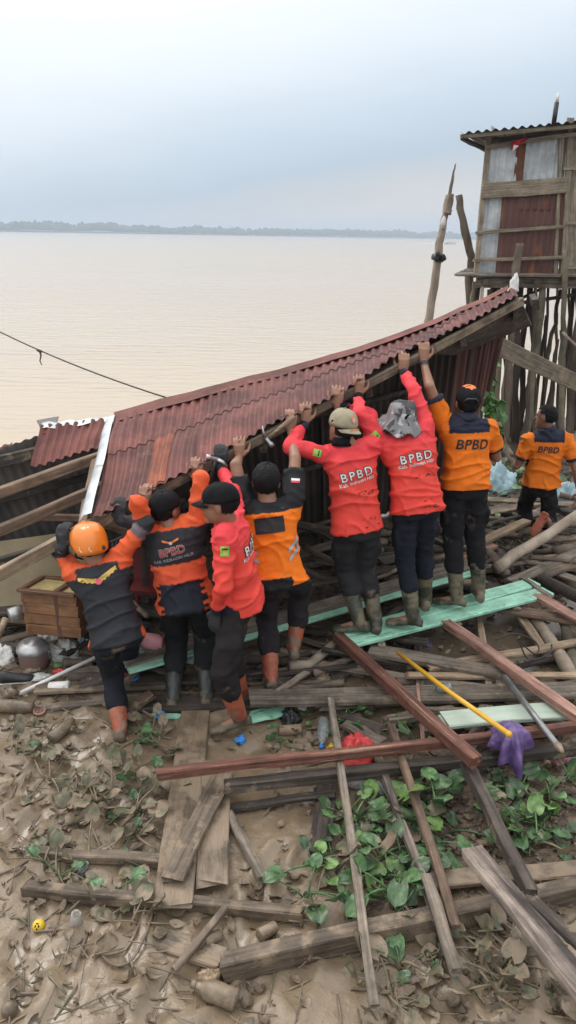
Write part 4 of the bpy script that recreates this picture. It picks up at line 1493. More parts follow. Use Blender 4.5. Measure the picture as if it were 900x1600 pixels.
def decal(P, V, F, name, m, u0, v0, parent=None, lift=0.004, rot=0.0, sc=1.0, dirv=None, origin=None, ax=None):
    """project flat shapes (x right, y up, metres) onto the shirt"""
    bm = bmesh.new()
    vs = [bm.verts.new((v[0], v[1], 0)) for v in V]
    for f in F:
        try: bm.faces.new([vs[i] for i in f])
        except ValueError: pass
    xs_ = [v.co.x for v in bm.verts]; ys_ = [v.co.y for v in bm.verts]
    st = 0.018
    for a, lo, hi, nrm in ((0, min(xs_), max(xs_), (1, 0, 0)), (1, min(ys_), max(ys_), (0, 1, 0))):
        c = lo + st
        while c < hi:
            g_ = bm.verts[:] + bm.edges[:] + bm.faces[:]
            bmesh.ops.bisect_plane(bm, geom=g_, plane_co=Vector(nrm) * c, plane_no=nrm)
            c += st
    bmesh.ops.triangulate(bm, faces=bm.faces[:])
    right, up, fwd = ax or (P['right'], P['up'], P['fwd'])
    dirv = dirv or fwd
    org = origin or P['pel']
    ca, sa = math.cos(rot), math.sin(rot)
    out = []
    for v in bm.verts:
        x_, y_ = v.co.x * ca - v.co.y * sa, v.co.x * sa + v.co.y * ca
        s = org + right * (u0 + x_ * sc) + up * (v0 + y_ * sc) - dirv * 0.6
        h = P['bvh'].ray_cast(s, dirv, 1.2)
        hit = h[0]
        if hit is None:
            nr_ = P['bvh'].find_nearest(s + dirv * 0.5)
            hit = nr_[0]
        out.append(hit - dirv * lift)
    bm.verts.index_update()
    Fo = [tuple(v.index for v in f.verts) for f in bm.faces]
    bm.free()
    o = mo(name, out, Fo, M[m], parent or P['root'])
    return o
_tx = {}
def text_shape(s, size, bold=0.0, space=1.0, shear=0.0):
    cu = bpy.data.curves.new('t', 'FONT')
    cu.body = s
    cu.size = size
    cu.align_x = 'CENTER'
    cu.offset = bold
    cu.space_character = space
    cu.shear = shear
    cu.resolution_u = 3
    o = bpy.data.objects.new('t', cu)
    COL.objects.link(o)
    dg = bpy.context.evaluated_depsgraph_get()
    dg.update()
    me = bpy.data.meshes.new_from_object(o.evaluated_get(dg))
    V = [tuple(v.co) for v in me.vertices]
    F = [tuple(p.vertices) for p in me.polygons]
    bpy.data.objects.remove(o)
    return V, F
def rect(w, h, cx=0, cy=0, sk=0):
    return [(cx - w / 2 - sk, cy - h / 2), (cx + w / 2 - sk, cy - h / 2), (cx + w / 2 + sk, cy + h / 2), (cx - w / 2 + sk, cy + h / 2)], [(0, 1, 2, 3)]
def wing(sgn, L, h):
    V, F = [(0, -h * .18), (0, h * .30)], []
    n_ = 9
    for i in range(1, n_ + 1):
        u = i / n_
        V += [(sgn * L * u, h * (-.18 + .80 * u ** 1.2) - (.10 * h if i % 2 else -.05 * h)), (sgn * L * u * .98, h * (.30 + .70 * u ** .9))]
    for i in range(n_):
        F.append((i * 2, i * 2 + 2, i * 2 + 3, i * 2 + 1) if sgn > 0 else (i * 2, i * 2 + 1, i * 2 + 3, i * 2 + 2))
    return V, F
def disc(r_, n_=14, cx=0, cy=0):
    return [(cx + r_ * math.cos(2 * math.pi * i / n_), cy + r_ * math.sin(2 * math.pi * i / n_)) for i in range(n_)], [tuple(range(n_))]

# ---- headgear
def cap(P, m, brim_m, fdir=1, tilt=0.0, crown=0.0, backstrap=None):
    """baseball cap as a part of the person; fdir=-1 wears it backwards"""
    hl = P['hl']
    V, F = [], []
    n_, m_ = 32, 9
    for k in range(m_ + 1):
        t_ = k / m_ * math.pi / 2
        for i in range(n_):
            a_ = 2 * math.pi * i / n_
            seam = 1 - 0.012 * (abs(math.sin(3 * a_)) < 0.12)
            r_ = math.cos(t_) ** 0.72 * seam
            V.append(hl(math.cos(a_) * .091 * r_, -.012 + math.sin(a_) * .113 * r_, .022 + (.100 + crown) * math.sin(t_) ** 0.95 + 0.004 * noise.noise(Vector((a_ * 2, t_ * 3, 1)))))
    for k in range(m_):
        for i in range(n_):
            j = (i + 1) % n_
            F.append((k * n_ + i, k * n_ + j, (k + 1) * n_ + j, (k + 1) * n_ + i))
    # turned-in sweatband
    b = len(V)
    for i in range(n_):
        a_ = 2 * math.pi * i / n_
        V.append(hl(math.cos(a_) * .084, -.012 + math.sin(a_) * .105, .024))
    for i in range(n_):
        j = (i + 1) % n_
        F.append((i, b + i, b + j, j))
    c = mo('cap', V, F, M[m], P['root'], True)
    V, F = [], []
    nn_ = 12
    for lay in (0, 1):
        for j in range(5):
            for i in range(nn_ + 1):
                a_ = R(28 + 124 * i / nn_)
                ro = j / 4
                x_ = math.cos(a_) * (.089 - .012 * ro)
                y_ = math.sin(a_) * (.110 + .072 * ro * math.sin(a_) ** 0.6)
                z_ = .024 - .022 * (x_ / .09) ** 2 - 0.016 * ro - .004 * lay
                V.append(hl(x_, -.012 + fdir * y_, z_))
    kk = nn_ + 1
    for lay in (0, 1):
        for j in range(4):
            for i in range(nn_):
                q_ = lay * 5 * kk
                f = (q_ + j * kk + i, q_ + j * kk + i + 1, q_ + (j + 1) * kk + i + 1, q_ + (j + 1) * kk + i)
                F.append(f if lay == 0 else tuple(reversed(f)))
    q_ = 5 * kk
    for i in range(nn_):
        F.append((4 * kk + i, 4 * kk + i + 1, q_ + 4 * kk + i + 1, q_ + 4 * kk + i))
    mo('brim', V, F, M[brim_m], c, True)
    V, F = [], []
    ellipsoid(V, F, hl(0, -.012, .124 + crown), P['hr'] * .009, P['hf'] * .009, P['hu'] * .006, 8, 6)
    mo('button', V, F, M[m], c, True)
    return c

RED, RED2 = (0.80, 0.072, 0.052), (0.80, 0.062, 0.072)
ORG, NAVY, BLK, NEON, DORG = (0.80, 0.185, 0.010), (0.016, 0.019, 0.04), (0.014, 0.014, 0.017), (0.92, 0.20, 0.012), (0.74, 0.115, 0.035)
CHAR = (0.030, 0.032, 0.038)
def c_red(u, v, d, t, s):
    if t > 1.72: return NAVY
    k = min(1, max(0, (v - .55) / .4))
    return tuple(a + (b - a) * k for a, b in zip(RED, RED2))
def c_polo(u, v, d, t, s):
    if t > 0.62 and t < 1: return NAVY
    if t >= .12: return ORG
    if v > 0.78 and abs(u) < .15: return NAVY
    return ORG
def c_dark(u, v, d, t, s):           # helmet man: charcoal with orange shoulders and piping
    if t > 0.85: return CHAR
    if t > 0.62: return (0.16, 0.13, 0.14)
    if t > 0.2 or v > 0.985 or (v > .86 and abs(u) > .13): return DORG
    if t > .13: return (.35, .33, .34)
    if abs(abs(u) - 0.165) < 0.007 and v < .5: return DORG
    if v < -.16: return DORG
    return CHAR
def c_band(u, v, d, t, s):           # charcoal yoke, orange band, charcoal lower part, orange sleeves
    if t > 1.6: return BLK
    if t > 0.25 or v > 0.97: return DORG
    if v > 0.52: return CHAR
    if v > 0.26: return (0.74, 0.10 + 0.1 * (v - .26), 0.045)
    if abs(u) > 0.125: return DORG if (int(v * 22) % 2 or abs(u) > .15) else BLK
    return (0.019, 0.023, 0.035)
def c_vest(u, v, d, t, s):
    if t > 0.2 or v > 0.87: return BLK
    if v < -.02 and -.17 < u < 0.09: return BLK
    if v < -.15: return BLK
    return NEON

PP = {}
PP['helmet'] = dict(hdirL=(0, .1, 1), palmL=(0.3, 1, 0), bulk=.96, grip=dict(R=190), seed=1, sleeve='long', colf=c_dark, boot='boot_orange', hem=-.16, gloves='LR', hfwd=(-.45, .85, -.1), hup=(-.12, 0.1, 1), trleg=.66, pockets=False, s=.95,
    tcol=(0.014, 0.016, 0.022),
    j=dict(pelvis=(180, 985, 4.2), neck=(152, 880, 4.30), head=(139, 851, 4.33), shL=(117, 897, 4.28), shR=(189, 868, 4.34), handL=(98, 856, 4.30), handR=(193, 812, 4.44),
           elL=(101, 897, 4.7), elR=(208, 862, 4.3), anL=(188, 1138, 4.03), anR=(199, 1068, 4.55), knL=(176, 1060, 4.3), knR=(200, 1040, 4.9)))
PP['band'] = dict(grip=dict(L=229, R=309), seed=2, sleeve='long', colf=c_band, boot='boot_dark', hem=-.17, hfwd=(.55, .8, .12), trleg=.60, tcol=(0.016, 0.017, 0.019),
    j=dict(pelvis=(288, 930, 4.44), neck=(266, 822, 4.50), head=(260, 795, 4.54), shL=(231, 833, 4.50), shR=(308, 815, 4.52), handL=(231, 783, 4.62), handR=(307, 742, 4.74),
           elL=(220, 805, 4.4), elR=(312, 775, 4.5), anL=(270, 1090, 4.36), anR=(322, 1086, 4.38)))
PP['left'] = dict(grip=dict(R=346), seed=3, sleeve='long', colf=c_red, boot='boot_orange', hem=-.18, gloves='LR', hfwd=(-.95, .18, -.12), hup=(-.1, .05, 1), trleg=.52, tcol=(0.020, 0.017, 0.017),
    hdirL=(-.1, 0, -1), palmL=(.4, .6, 0), curlL=.6, toeL=(-.92, -.3, 0), toeR=(-.8, .5, 0),
    j=dict(pelvis=(372, 925, 4.18), neck=(354, 812, 4.16), head=(343, 787, 4.14), shL=(352, 838, 4.02), shR=(366, 812, 4.32), handL=(337, 955, 4.04), handR=(345, 737, 4.60),
           elL=(352, 905, 3.9), elR=(372, 775, 4.5), anL=(375, 1122, 4.06), anR=(378, 1088, 4.42), knL=(345, 1030, 3.95), knR=(340, 1010, 4.3)))
PP['vest'] = dict(grip=dict(L=374, R=455), seed=4, sleeve='short', colf=c_vest, boot='boot_orange', hem=-.18, hfwd=(.02, 1, .1), trleg=.62, tcol=(0.024, 0.019, 0.022), hairh=.008,
    j=dict(pelvis=(432, 892, 4.50), neck=(418, 783, 4.56), head=(416, 752, 4.60), shL=(383, 795, 4.55), shR=(457, 788, 4.58), handL=(372, 706, 4.84), handR=(457, 690, 4.82),
           elL=(372, 748, 4.6), elR=(472, 745, 4.6), anL=(424, 1058, 4.44), anR=(459, 1012, 4.68), knR=(485, 930, 5.1), knL=(418, 970, 4.9)))
PP['khaki'] = dict(grip=dict(L=477, R=528), seed=5, sleeve='long', colf=c_red, boot='boot_green', hem=-.13, hfwd=(-.55, .85, .05), trleg=.52, tcol=(0.030, 0.030, 0.032), cuffs='LR', bulk=1.0,
    toeL=(-1, .12, 0), toeR=(.1, 1, 0),
    j=dict(pelvis=(556, 812, 4.98), neck=(546, 696, 5.04), head=(534, 668, 5.05), shL=(514, 712, 5.02), shR=(579, 696, 5.10), handL=(473, 664, 5.07), handR=(529, 640, 5.25),
           elL=(462, 706, 4.95), elR=(590, 660, 5.3), anL=(562, 974, 4.93), anR=(588, 974, 4.97)))
PP['bucket'] = dict(grip=dict(L=560, R=630), seed=6, sleeve='long', colf=c_red, boot='boot_green', hem=-.15, hfwd=(-.1, 1, .1), trleg=.52, tcol=(0.014, 0.017, 0.026), cuffs='LR', bulk=1.02,
    toeL=(-.75, .2, 0), toeR=(.1, 1, 0),
    j=dict(pelvis=(649, 782, 5.10), neck=(640, 674, 5.18), head=(627, 655, 5.22), shL=(597, 695, 5.16), shR=(665, 668, 5.22), handL=(559, 615, 5.31), handR=(628, 588, 5.54),
           elL=(568, 660, 5.1), elR=(655, 628, 5.25), anL=(645, 966, 4.98), anR=(665, 938, 5.22)))
PP['polo'] = dict(grip=dict(L=661), seed=7, sleeve='short', colf=c_polo, boot='boot_green', hem=-.10, hfwd=(.03, 1, .06), trleg=.55, tcol=(0.013, 0.013, 0.015), bulk=1.0,
    toeL=(-.85, .3, 0), toeR=(.05, 1, 0),
    j=dict(pelvis=(727, 752, 5.42), neck=(729, 652, 5.48), head=(731, 629, 5.50), shL=(692, 660, 5.46), shR=(763, 668, 5.48), handL=(659, 562, 5.62), handR=(742, 700, 5.80),
           elL=(672, 610, 5.4), elR=(775, 720, 5.6), anL=(714, 935, 5.32), anR=(749, 925, 5.42)))
PP['far'] = dict(seed=8, sleeve='short', colf=c_polo, boot='boot_orange', hem=-.07, hfwd=(-.72, .68, -.1), trleg=.55, tcol=(0.010, 0.010, 0.011), pockets=False,
    toeL=(-.2, 1, 0), soleR=(-.45, -.1, -1), hdirR=(0, .1, -1), palmR=(-1, 0, 0), curlR=.5, hdirL=(.7, .5, -.2),
    j=dict(pelvis=(846, 752, 7.40), neck=(856, 670, 7.42), head=(853, 652, 7.42), shL=(827, 688, 7.40), shR=(886, 688, 7.40), handL=(822, 712, 7.62), handR=(905, 770, 7.35),
           elL=(806, 716, 7.2), elR=(900, 730, 7.3), anL=(826, 852, 7.42), anR=(848, 812, 7.02), knR=(866, 815, 7.7)))
LAB = dict(helmet='person in orange helmet and charcoal shirt lifting the roof at its left end',
    band='person in black cap and charcoal shirt with orange sleeves holding up the roof edge',
    left='person in black cap and red shirt facing left, one gloved hand hanging down',
    vest='bareheaded person in neon orange vest over black shirt, knee bent, both arms raised',
    khaki='person in red shirt with backward khaki cap standing on the green door',
    bucket='person in red shirt and grey camouflage bucket hat pushing up the roof',
    polo='person in orange polo and black cap reaching up at the roof right end',
    far='bareheaded person in orange polo walking away near the stilts, one leg raised')
BZ = dict(helmet=-.06, band=.1, left=.02, vest=.1, khaki=.3, bucket=.3, polo=.3, far=.1)
for k_, P_ in PP.items():
    person(LAB[k_], BZ[k_], P_)

# ---- per-person details
# helmet
P_ = PP['helmet']
hl = P_['hl']
def helmet_pt(t_, a_, g=0.0):
    r_ = math.cos(t_) ** 0.62
    lipz = 0.0
    return hl(math.cos(a_) * (.112 + g) * r_, -.012 + math.sin(a_) * (.142 + g) * r_, .012 + (.128 + g) * math.sin(t_) ** .9 - (0.035 if math.sin(a_) < -.2 else 0.0) * (1 - math.sin(t_)) * min(1, (-.2 - math.sin(a_)) * 3 if math.sin(a_) < -.2 else 0))
V, F = [], []
n_, m_ = 40, 12
for k in range(m_ + 1):
    t_ = k / m_ * math.pi / 2
    for i in range(n_):
        a_ = 2 * math.pi * i / n_
        V.append(helmet_pt(t_, a_, 0.006 if (abs(math.cos(a_)) < .28 and .2 < t_ < 1.4) else 0.0))
for k in range(m_):
    for i in range(n_):
        j = (i + 1) % n_
        F.append((k * n_ + i, k * n_ + j, (k + 1) * n_ + j, (k + 1) * n_ + i))
b = len(V)
for i in range(n_):
    V.append(helmet_pt(0, 2 * math.pi * i / n_, -.008))
for i in range(n_):
    j = (i + 1) % n_
    F.append((i, b + i, b + j, j))
hm = mo('helmet', V, F, M['helmet_orange'], P_['root'], True)
for s in (-1, 1):
    for q in range(4):
        V, F = [], []
        t_, a_ = .62 + .1 * q, (math.pi / 2 + s * (1.05 + .1 * q))
        c = helmet_pt(t_, a_, .001)
        ellipsoid(V, F, c, P_['hr'] * .006, P_['hf'] * .012, P_['hu'] * .006, 8, 6)
        mo('vent', V, F, M['metal_dark'], hm, True)
V, F = [], []
ellipsoid(V, F, helmet_pt(.15, R(-60), .002), P_['hr'] * .012, P_['hf'] * .012, P_['hu'] * .016, 10, 6)
mo('clip', V, F, M['metal_dark'], hm, True)
for a_ in (R(-100), R(-130)):
    V, F = [], []
    tube(V, F, [helmet_pt(.1, a_, .002), helmet_pt(.2, a_ - .12, .002), helmet_pt(.3, a_ - .1, .002)], .0025, 6)
    mo('groove', V, F, M['ink_white'], hm)
V, F = [], []
ellipsoid(V, F, hl(.105, -.005, -.035), P_['hr'] * .028, P_['hf'] * .036, P_['hu'] * .045, 14, 10)
mo('ear_muff', V, F, M['cap_black'], hm, True)
V, F = [], []
tube(V, F, [hl(.088, -.01, .0), hl(.083, .03, -.07), hl(0, .07, -.128), hl(-.083, .03, -.07), hl(-.088, -.01, 0)], .006, 6)
mo('chin_strap', V, F, M['cap_black'], hm, True)
tl = P_['tl']
for s in (-1, 1):
    V, F = wing(s, .12, .055)
    decal(P_, V, F, 'wing_emblem', 'ink_gold', 0.0, tl * .78, lift=.004, rot=R(5))
V, F = disc(.019)
decal(P_, V, F, 'emblem_disc', 'ink_pink', 0.0, tl * .78, lift=.006)
V, F = [], []
wr, el = P_['J']['handL'], P_['EXT']['elL']
c = wr.lerp(el, .13)
tube(V, F, [c, wr.lerp(el, .2)], .040, 12)
wa = mo('watch', V, F, M['metal_dark'], P_['root'], True)
V, F = [], []
c = wr.lerp(el, .165) - Vector((0, .040, 0))
ellipsoid(V, F, c, Vector((.018, 0, 0)), Vector((0, .008, 0)), Vector((0, 0, .018)), 10, 6)
mo('watch_face', V, F, M['metal_grey'], wa, True)
# caps
cap(PP['band'], 'cap_black', 'cap_black')
cap(PP['left'], 'cap_black', 'cap_black')
c_ = cap(PP['polo'], 'cap_black', 'cap_black')
V, F = [], []
ellipsoid(V, F, PP['polo']['hl'](0, .0, .100), PP['polo']['hr'] * .055, PP['polo']['hf'] * .08, PP['polo']['hu'] * .028, 18, 10)
mo('cap_top', V, F, M['ink_orange'], c_, True)
V, F = [], []
tube(V, F, [PP['polo']['hl'](-.055, -.112, .03), PP['polo']['hl'](-.03, -.126, .06), PP['polo']['hl'](.03, -.126, .06), PP['polo']['hl'](.055, -.112, .03)], .006, 6)
mo('strap_arch', V, F, M['metal_dark'], c_, True)
c_ = cap(PP['khaki'], 'khaki', 'khaki', fdir=-1, crown=.01)
hl = PP['khaki']['hl']
def capfront(V2, F2, m_, nm, lift):
    V = []
    for x_, y_ in V2:
        a_ = x_ / .10
        zz = .02 + y_
        rad = math.sqrt(max(0.05, 1 - min(.95, max(0, y_ / .12)) ** 2.6))
        V.append(hl(math.sin(a_) * (.091 + lift) * rad, -.012 - math.cos(a_) * (.113 + lift) * rad, zz))
    return mo(nm, V, F2, M[m_], c_)
V2, F2 = disc(.023, 14, -.0, .062); capfront(V2, F2, 'ink_orange', 'badge', .004)
V2, F2 = disc(.014, 12, -.0, .062); capfront(V2, F2, 'ink_grey', 'badge_centre', .006)
V2, F2 = text_shape('SAR', .042, .002); V2 = [(v[0], v[1] + .0) for v in V2]
V = []
for x_, y_ in V2:
    V.append(hl(x_, -.012 - .125 - (0.055 * (1 - (x_ / .09) ** 2)) * 0.2 - .0, .012 + y_ * .55))
mo('brim_lettering', V, F2, M['ink_orange'], c_)
# neck buff
V, F = [], []
P_ = PP['khaki']
tube(V, F, [P_['hl'](0, -.03, -.115), P_['hl'](0, -.026, -.09), P_['hl'](0, -.02, -.06)], [.072, .068, .064], 14, .15, 3)
mo('neck_scarf', V, F, M['cap_black'], P_['root'], True)
# bucket hat
P_ = PP['bucket']
hl = P_['hl']
V, F = [], []
prof = [(.001, .128), (.05, .126), (.076, .118), (.088, .10), (.096, .055), (.103, .018), (.108, .010), (.135, -.022), (.158, -.05), (.160, -.052), (.15, -.048), (.10, .0)]
n_ = 40
for k, (r_, z_) in enumerate(prof):
    for i in range(n_):
        a_ = 2 * math.pi * i / n_
        w = noise.noise(Vector((math.cos(a_) * 2.2, math.sin(a_) * 2.2, k * .18)))
        fl = max(0, k - 5) / 4
        V.append(hl(math.cos(a_) * r_ * (1 + .10 * w), -.01 + math.sin(a_) * r_ * 1.12 * (1 + .10 * w), z_ + .045 * w * fl + .012 * w))
for k in range(len(prof) - 1):
    for i in range(n_):
        j = (i + 1) % n_
        F.append((k * n_ + i, (k + 1) * n_ + i, (k + 1) * n_ + j, k * n_ + j))
F.append(tuple(range(n_)))
mo('bucket_hat', V, F, M['camo'], P_['root'], True)
# lettering
def lettering(P_, s, size, bold, m, v, space=1.0, u=0.0, rot=0.0, lift=.005, shear=0.0, name='lettering', **k):
    V, F = text_shape(s, size, bold, space, shear)
    decal(P_, V, F, name, m, u, v, rot=rot, lift=lift, **k)
for key, w_ in (('polo', .098), ('far', .085)):
    P_ = PP[key]
    lettering(P_, 'BPBD', w_, .0022, 'ink_black', P_['tl'] * (.54 if key == 'polo' else .60), 1.06, rot=R(-2), shear=.15, u=(.01 if key == 'polo' else -.01))
for key in ('khaki', 'bucket', 'left'):
    P_ = PP[key]
    tl = P_['tl']
    kw = {}
    if key == 'left':
        kw = {}
    rt = R(dict(khaki=9, bucket=6, left=2)[key])
    lettering(P_, 'BPBD', .080, .005, 'ink_black', tl * .60, 1.30, rot=rt, lift=.004, name='lettering_outline', **kw)
    lettering(P_, 'BPBD', .080, .001, 'ink_white', tl * .60, 1.30, rot=rt, lift=.007, **kw)
    lettering(P_, 'Kab. Indragiri Hilir', .034, .0006, 'ink_white', tl * .535, 1.0, rot=rt, lift=.007, **kw)
    r5 = random.Random(hash(key) % 91 if False else len(key))
    for q in range(26):
        V, F = rect(r5.uniform(.004, .016), r5.uniform(.004, .009), 0, 0)
        row = r5.choice((.40, .37, .05, -.05))
        decal(P_, V, F, 'printed_fleck', 'ink_black', r5.uniform(-.02, .13), tl * (row + r5.uniform(-.02, .02)), rot=r5.uniform(-.5, .5), lift=.0035)
    # green arm badge on the left upper arm
    sh, el = P_['J']['shL'], P_['EXT']['elL']
    c = sh.lerp(el, .30)
    ax = (sh - el).normalized()
    look = (c - CAM).normalized()
    rx = look.cross(ax).normalized()
    if rx.x < 0: rx = -rx
    V, F = rect(.048, .055)
    bd = decal(P_, V, F, 'arm_badge', 'ink_green', 0, 0, origin=c, ax=(rx, ax, look), dirv=look, lift=.004)
    V, F = rect(.038, .008)
    decal(P_, V, F, 'badge_mark', 'ink_black', 0, .012, origin=c, ax=(rx, ax, look), dirv=look, lift=.006)
    V, F = disc(.012)
    decal(P_, V, F, 'badge_mark', 'ink_gold', 0, -.010, origin=c, ax=(rx, ax, look), dirv=look, lift=.006)
P_ = PP['band']
tl = P_['tl']
lettering(P_, 'BPBD', .068, .003, 'ink_grey', tl * .66, 1.05, lift=.0035, rot=R(5), name='lettering_outline')
lettering(P_, 'BPBD', .068, .0008, 'ink_dark_red', tl * .66, 1.05, lift=.006, rot=R(5))
lettering(P_, 'KAB. INDRAGIRI HILIR', .026, .0, 'ink_grey', tl * .585, 1.0, lift=.005, rot=R(5))
for s in (-1, 1):
    V, F = wing(s, .052, .026)
    decal(P_, V, F, 'wing_emblem', 'ink_orange', 0.0, tl * .82, lift=.005)
V, F = disc(.011)
decal(P_, V, F, 'emblem_disc', 'ink_white', 0.0, tl * .82, lift=.007)
P_ = PP['vest']
tl = P_['tl']
V, F = rect(.185, .10)
decal(P_, V, F, 'back_patch', 'ink_black', -.01, tl * .72, lift=.006)
for dv in (.30, .42):
    V, F = rect(.095, .028, 0, 0)
    V = [(x_, y_ + x_ * .9) for x_, y_ in V]
    decal(P_, V, F, 'reflective_stripe', 'ink_grey', .135, tl * dv, lift=.005)
    V = [(x_, y_ - x_ * 1.8) for x_, y_ in V]
    decal(P_, V, F, 'reflective_stripe', 'ink_grey', -.15, tl * dv, lift=.005)
sh, el = P_['J']['shR'], P_['EXT']['elR']
c = sh.lerp(el, .52)
ax = (el - sh).normalized()
look = (c - CAM).normalized()
rx = look.cross(ax).normalized()
if rx.x < 0: rx = -rx
for yy, m_ in ((.008, 'ink_white'), (-.008, 'plastic_red')):
    V, F = rect(.055, .016, .01, yy)
    decal(P_, V, F, 'flag_patch', m_, 0, 0, origin=c, ax=(rx, ax, look), dirv=look, lift=.005)
# watch on the orange polo man
P_ = PP['polo']
wr, el = P_['J']['handL'], P_['EXT']['elL']
V, F = [], []
tube(V, F, [wr.lerp(el, .07), wr.lerp(el, .16)], [.033, .034], 14)
wa = mo('watch', V, F, M['metal_dark'], P_['root'], True)
V, F = [], []
bx(V, F, wr.lerp(el, .115) - Vector((0, .034, 0)), Vector((.016, 0, 0)), Vector((0, .006, 0)), Vector((0, 0, .016)))
mo('watch_face', V, F, M['metal_grey'], wa)
# collars
for key, m_ in (('polo', 'ink_navy'), ('far', 'ink_navy')):
    if m_ not in M: mat('ink_navy', NAVY, rough=.8, bump=.1)
    P_ = PP[key]
    V, F = [], []
    n0 = P_['J']['neck']
    tube(V, F, [n0 - P_['up'] * .02, n0 + P_['up'] * .012, n0 + P_['up'] * .042], [.088, .078, .068], 16, .1, 4)
    mo('collar', V, F, M[m_], P_['root'], True)
# hammers held in the hands
def hammer(label, grip, head_dir, length, face, m):
    head_dir = Vector(head_dir).normalized()
    h = thing('hammer', label, 'hammer', grip)
    V, F = [], []
    tip = grip + head_dir * length
    tube(V, F, [grip - head_dir * .07, grip, grip.lerp(tip, .5), tip], [.016, .017, .012, .011], 10)
    mo('handle', V, F, M[m], h, True)
    fc = Vector(face)
    fc = (fc - head_dir * fc.dot(head_dir)).normalized()
    V, F = [], []
    tube(V, F, [tip - fc * .015, tip + fc * .035, tip + fc * .037, tip + fc * .065], [.014, .013, .018, .018], 10)
    sd_ = head_dir.cross(fc)
    for s in (-1, 1):
        tube(V, F, [tip - fc * .01 + sd_ * s * .004, tip - fc * .05 + sd_ * s * .010 - head_dir * .008, tip - fc * .085 + sd_ * s * .013 - head_dir * .03], [.011, .008, .003], 8)
    mo('head', V, F, M['aluminium'], h, True)
P_ = PP['vest']
g = P_['J']['handR'] + Vector((-.03, .0, .09))
hammer('claw hammer in the raised right hand of the vest wearer', g + Vector((0, -.06, -.02)), (-.8, -.2, -.62), .17, (.6, 0, -.8), 'wood_tan')
P_ = PP['left']
g = P_['J']['handR'] + Vector((-.01, .0, .08))
hammer('claw hammer held under the eave by the red shirted person facing left', g + Vector((-.045, -.05, -.12)), (.25, -.05, 1), .12, (-1, 0, .1), 'metal_dark')
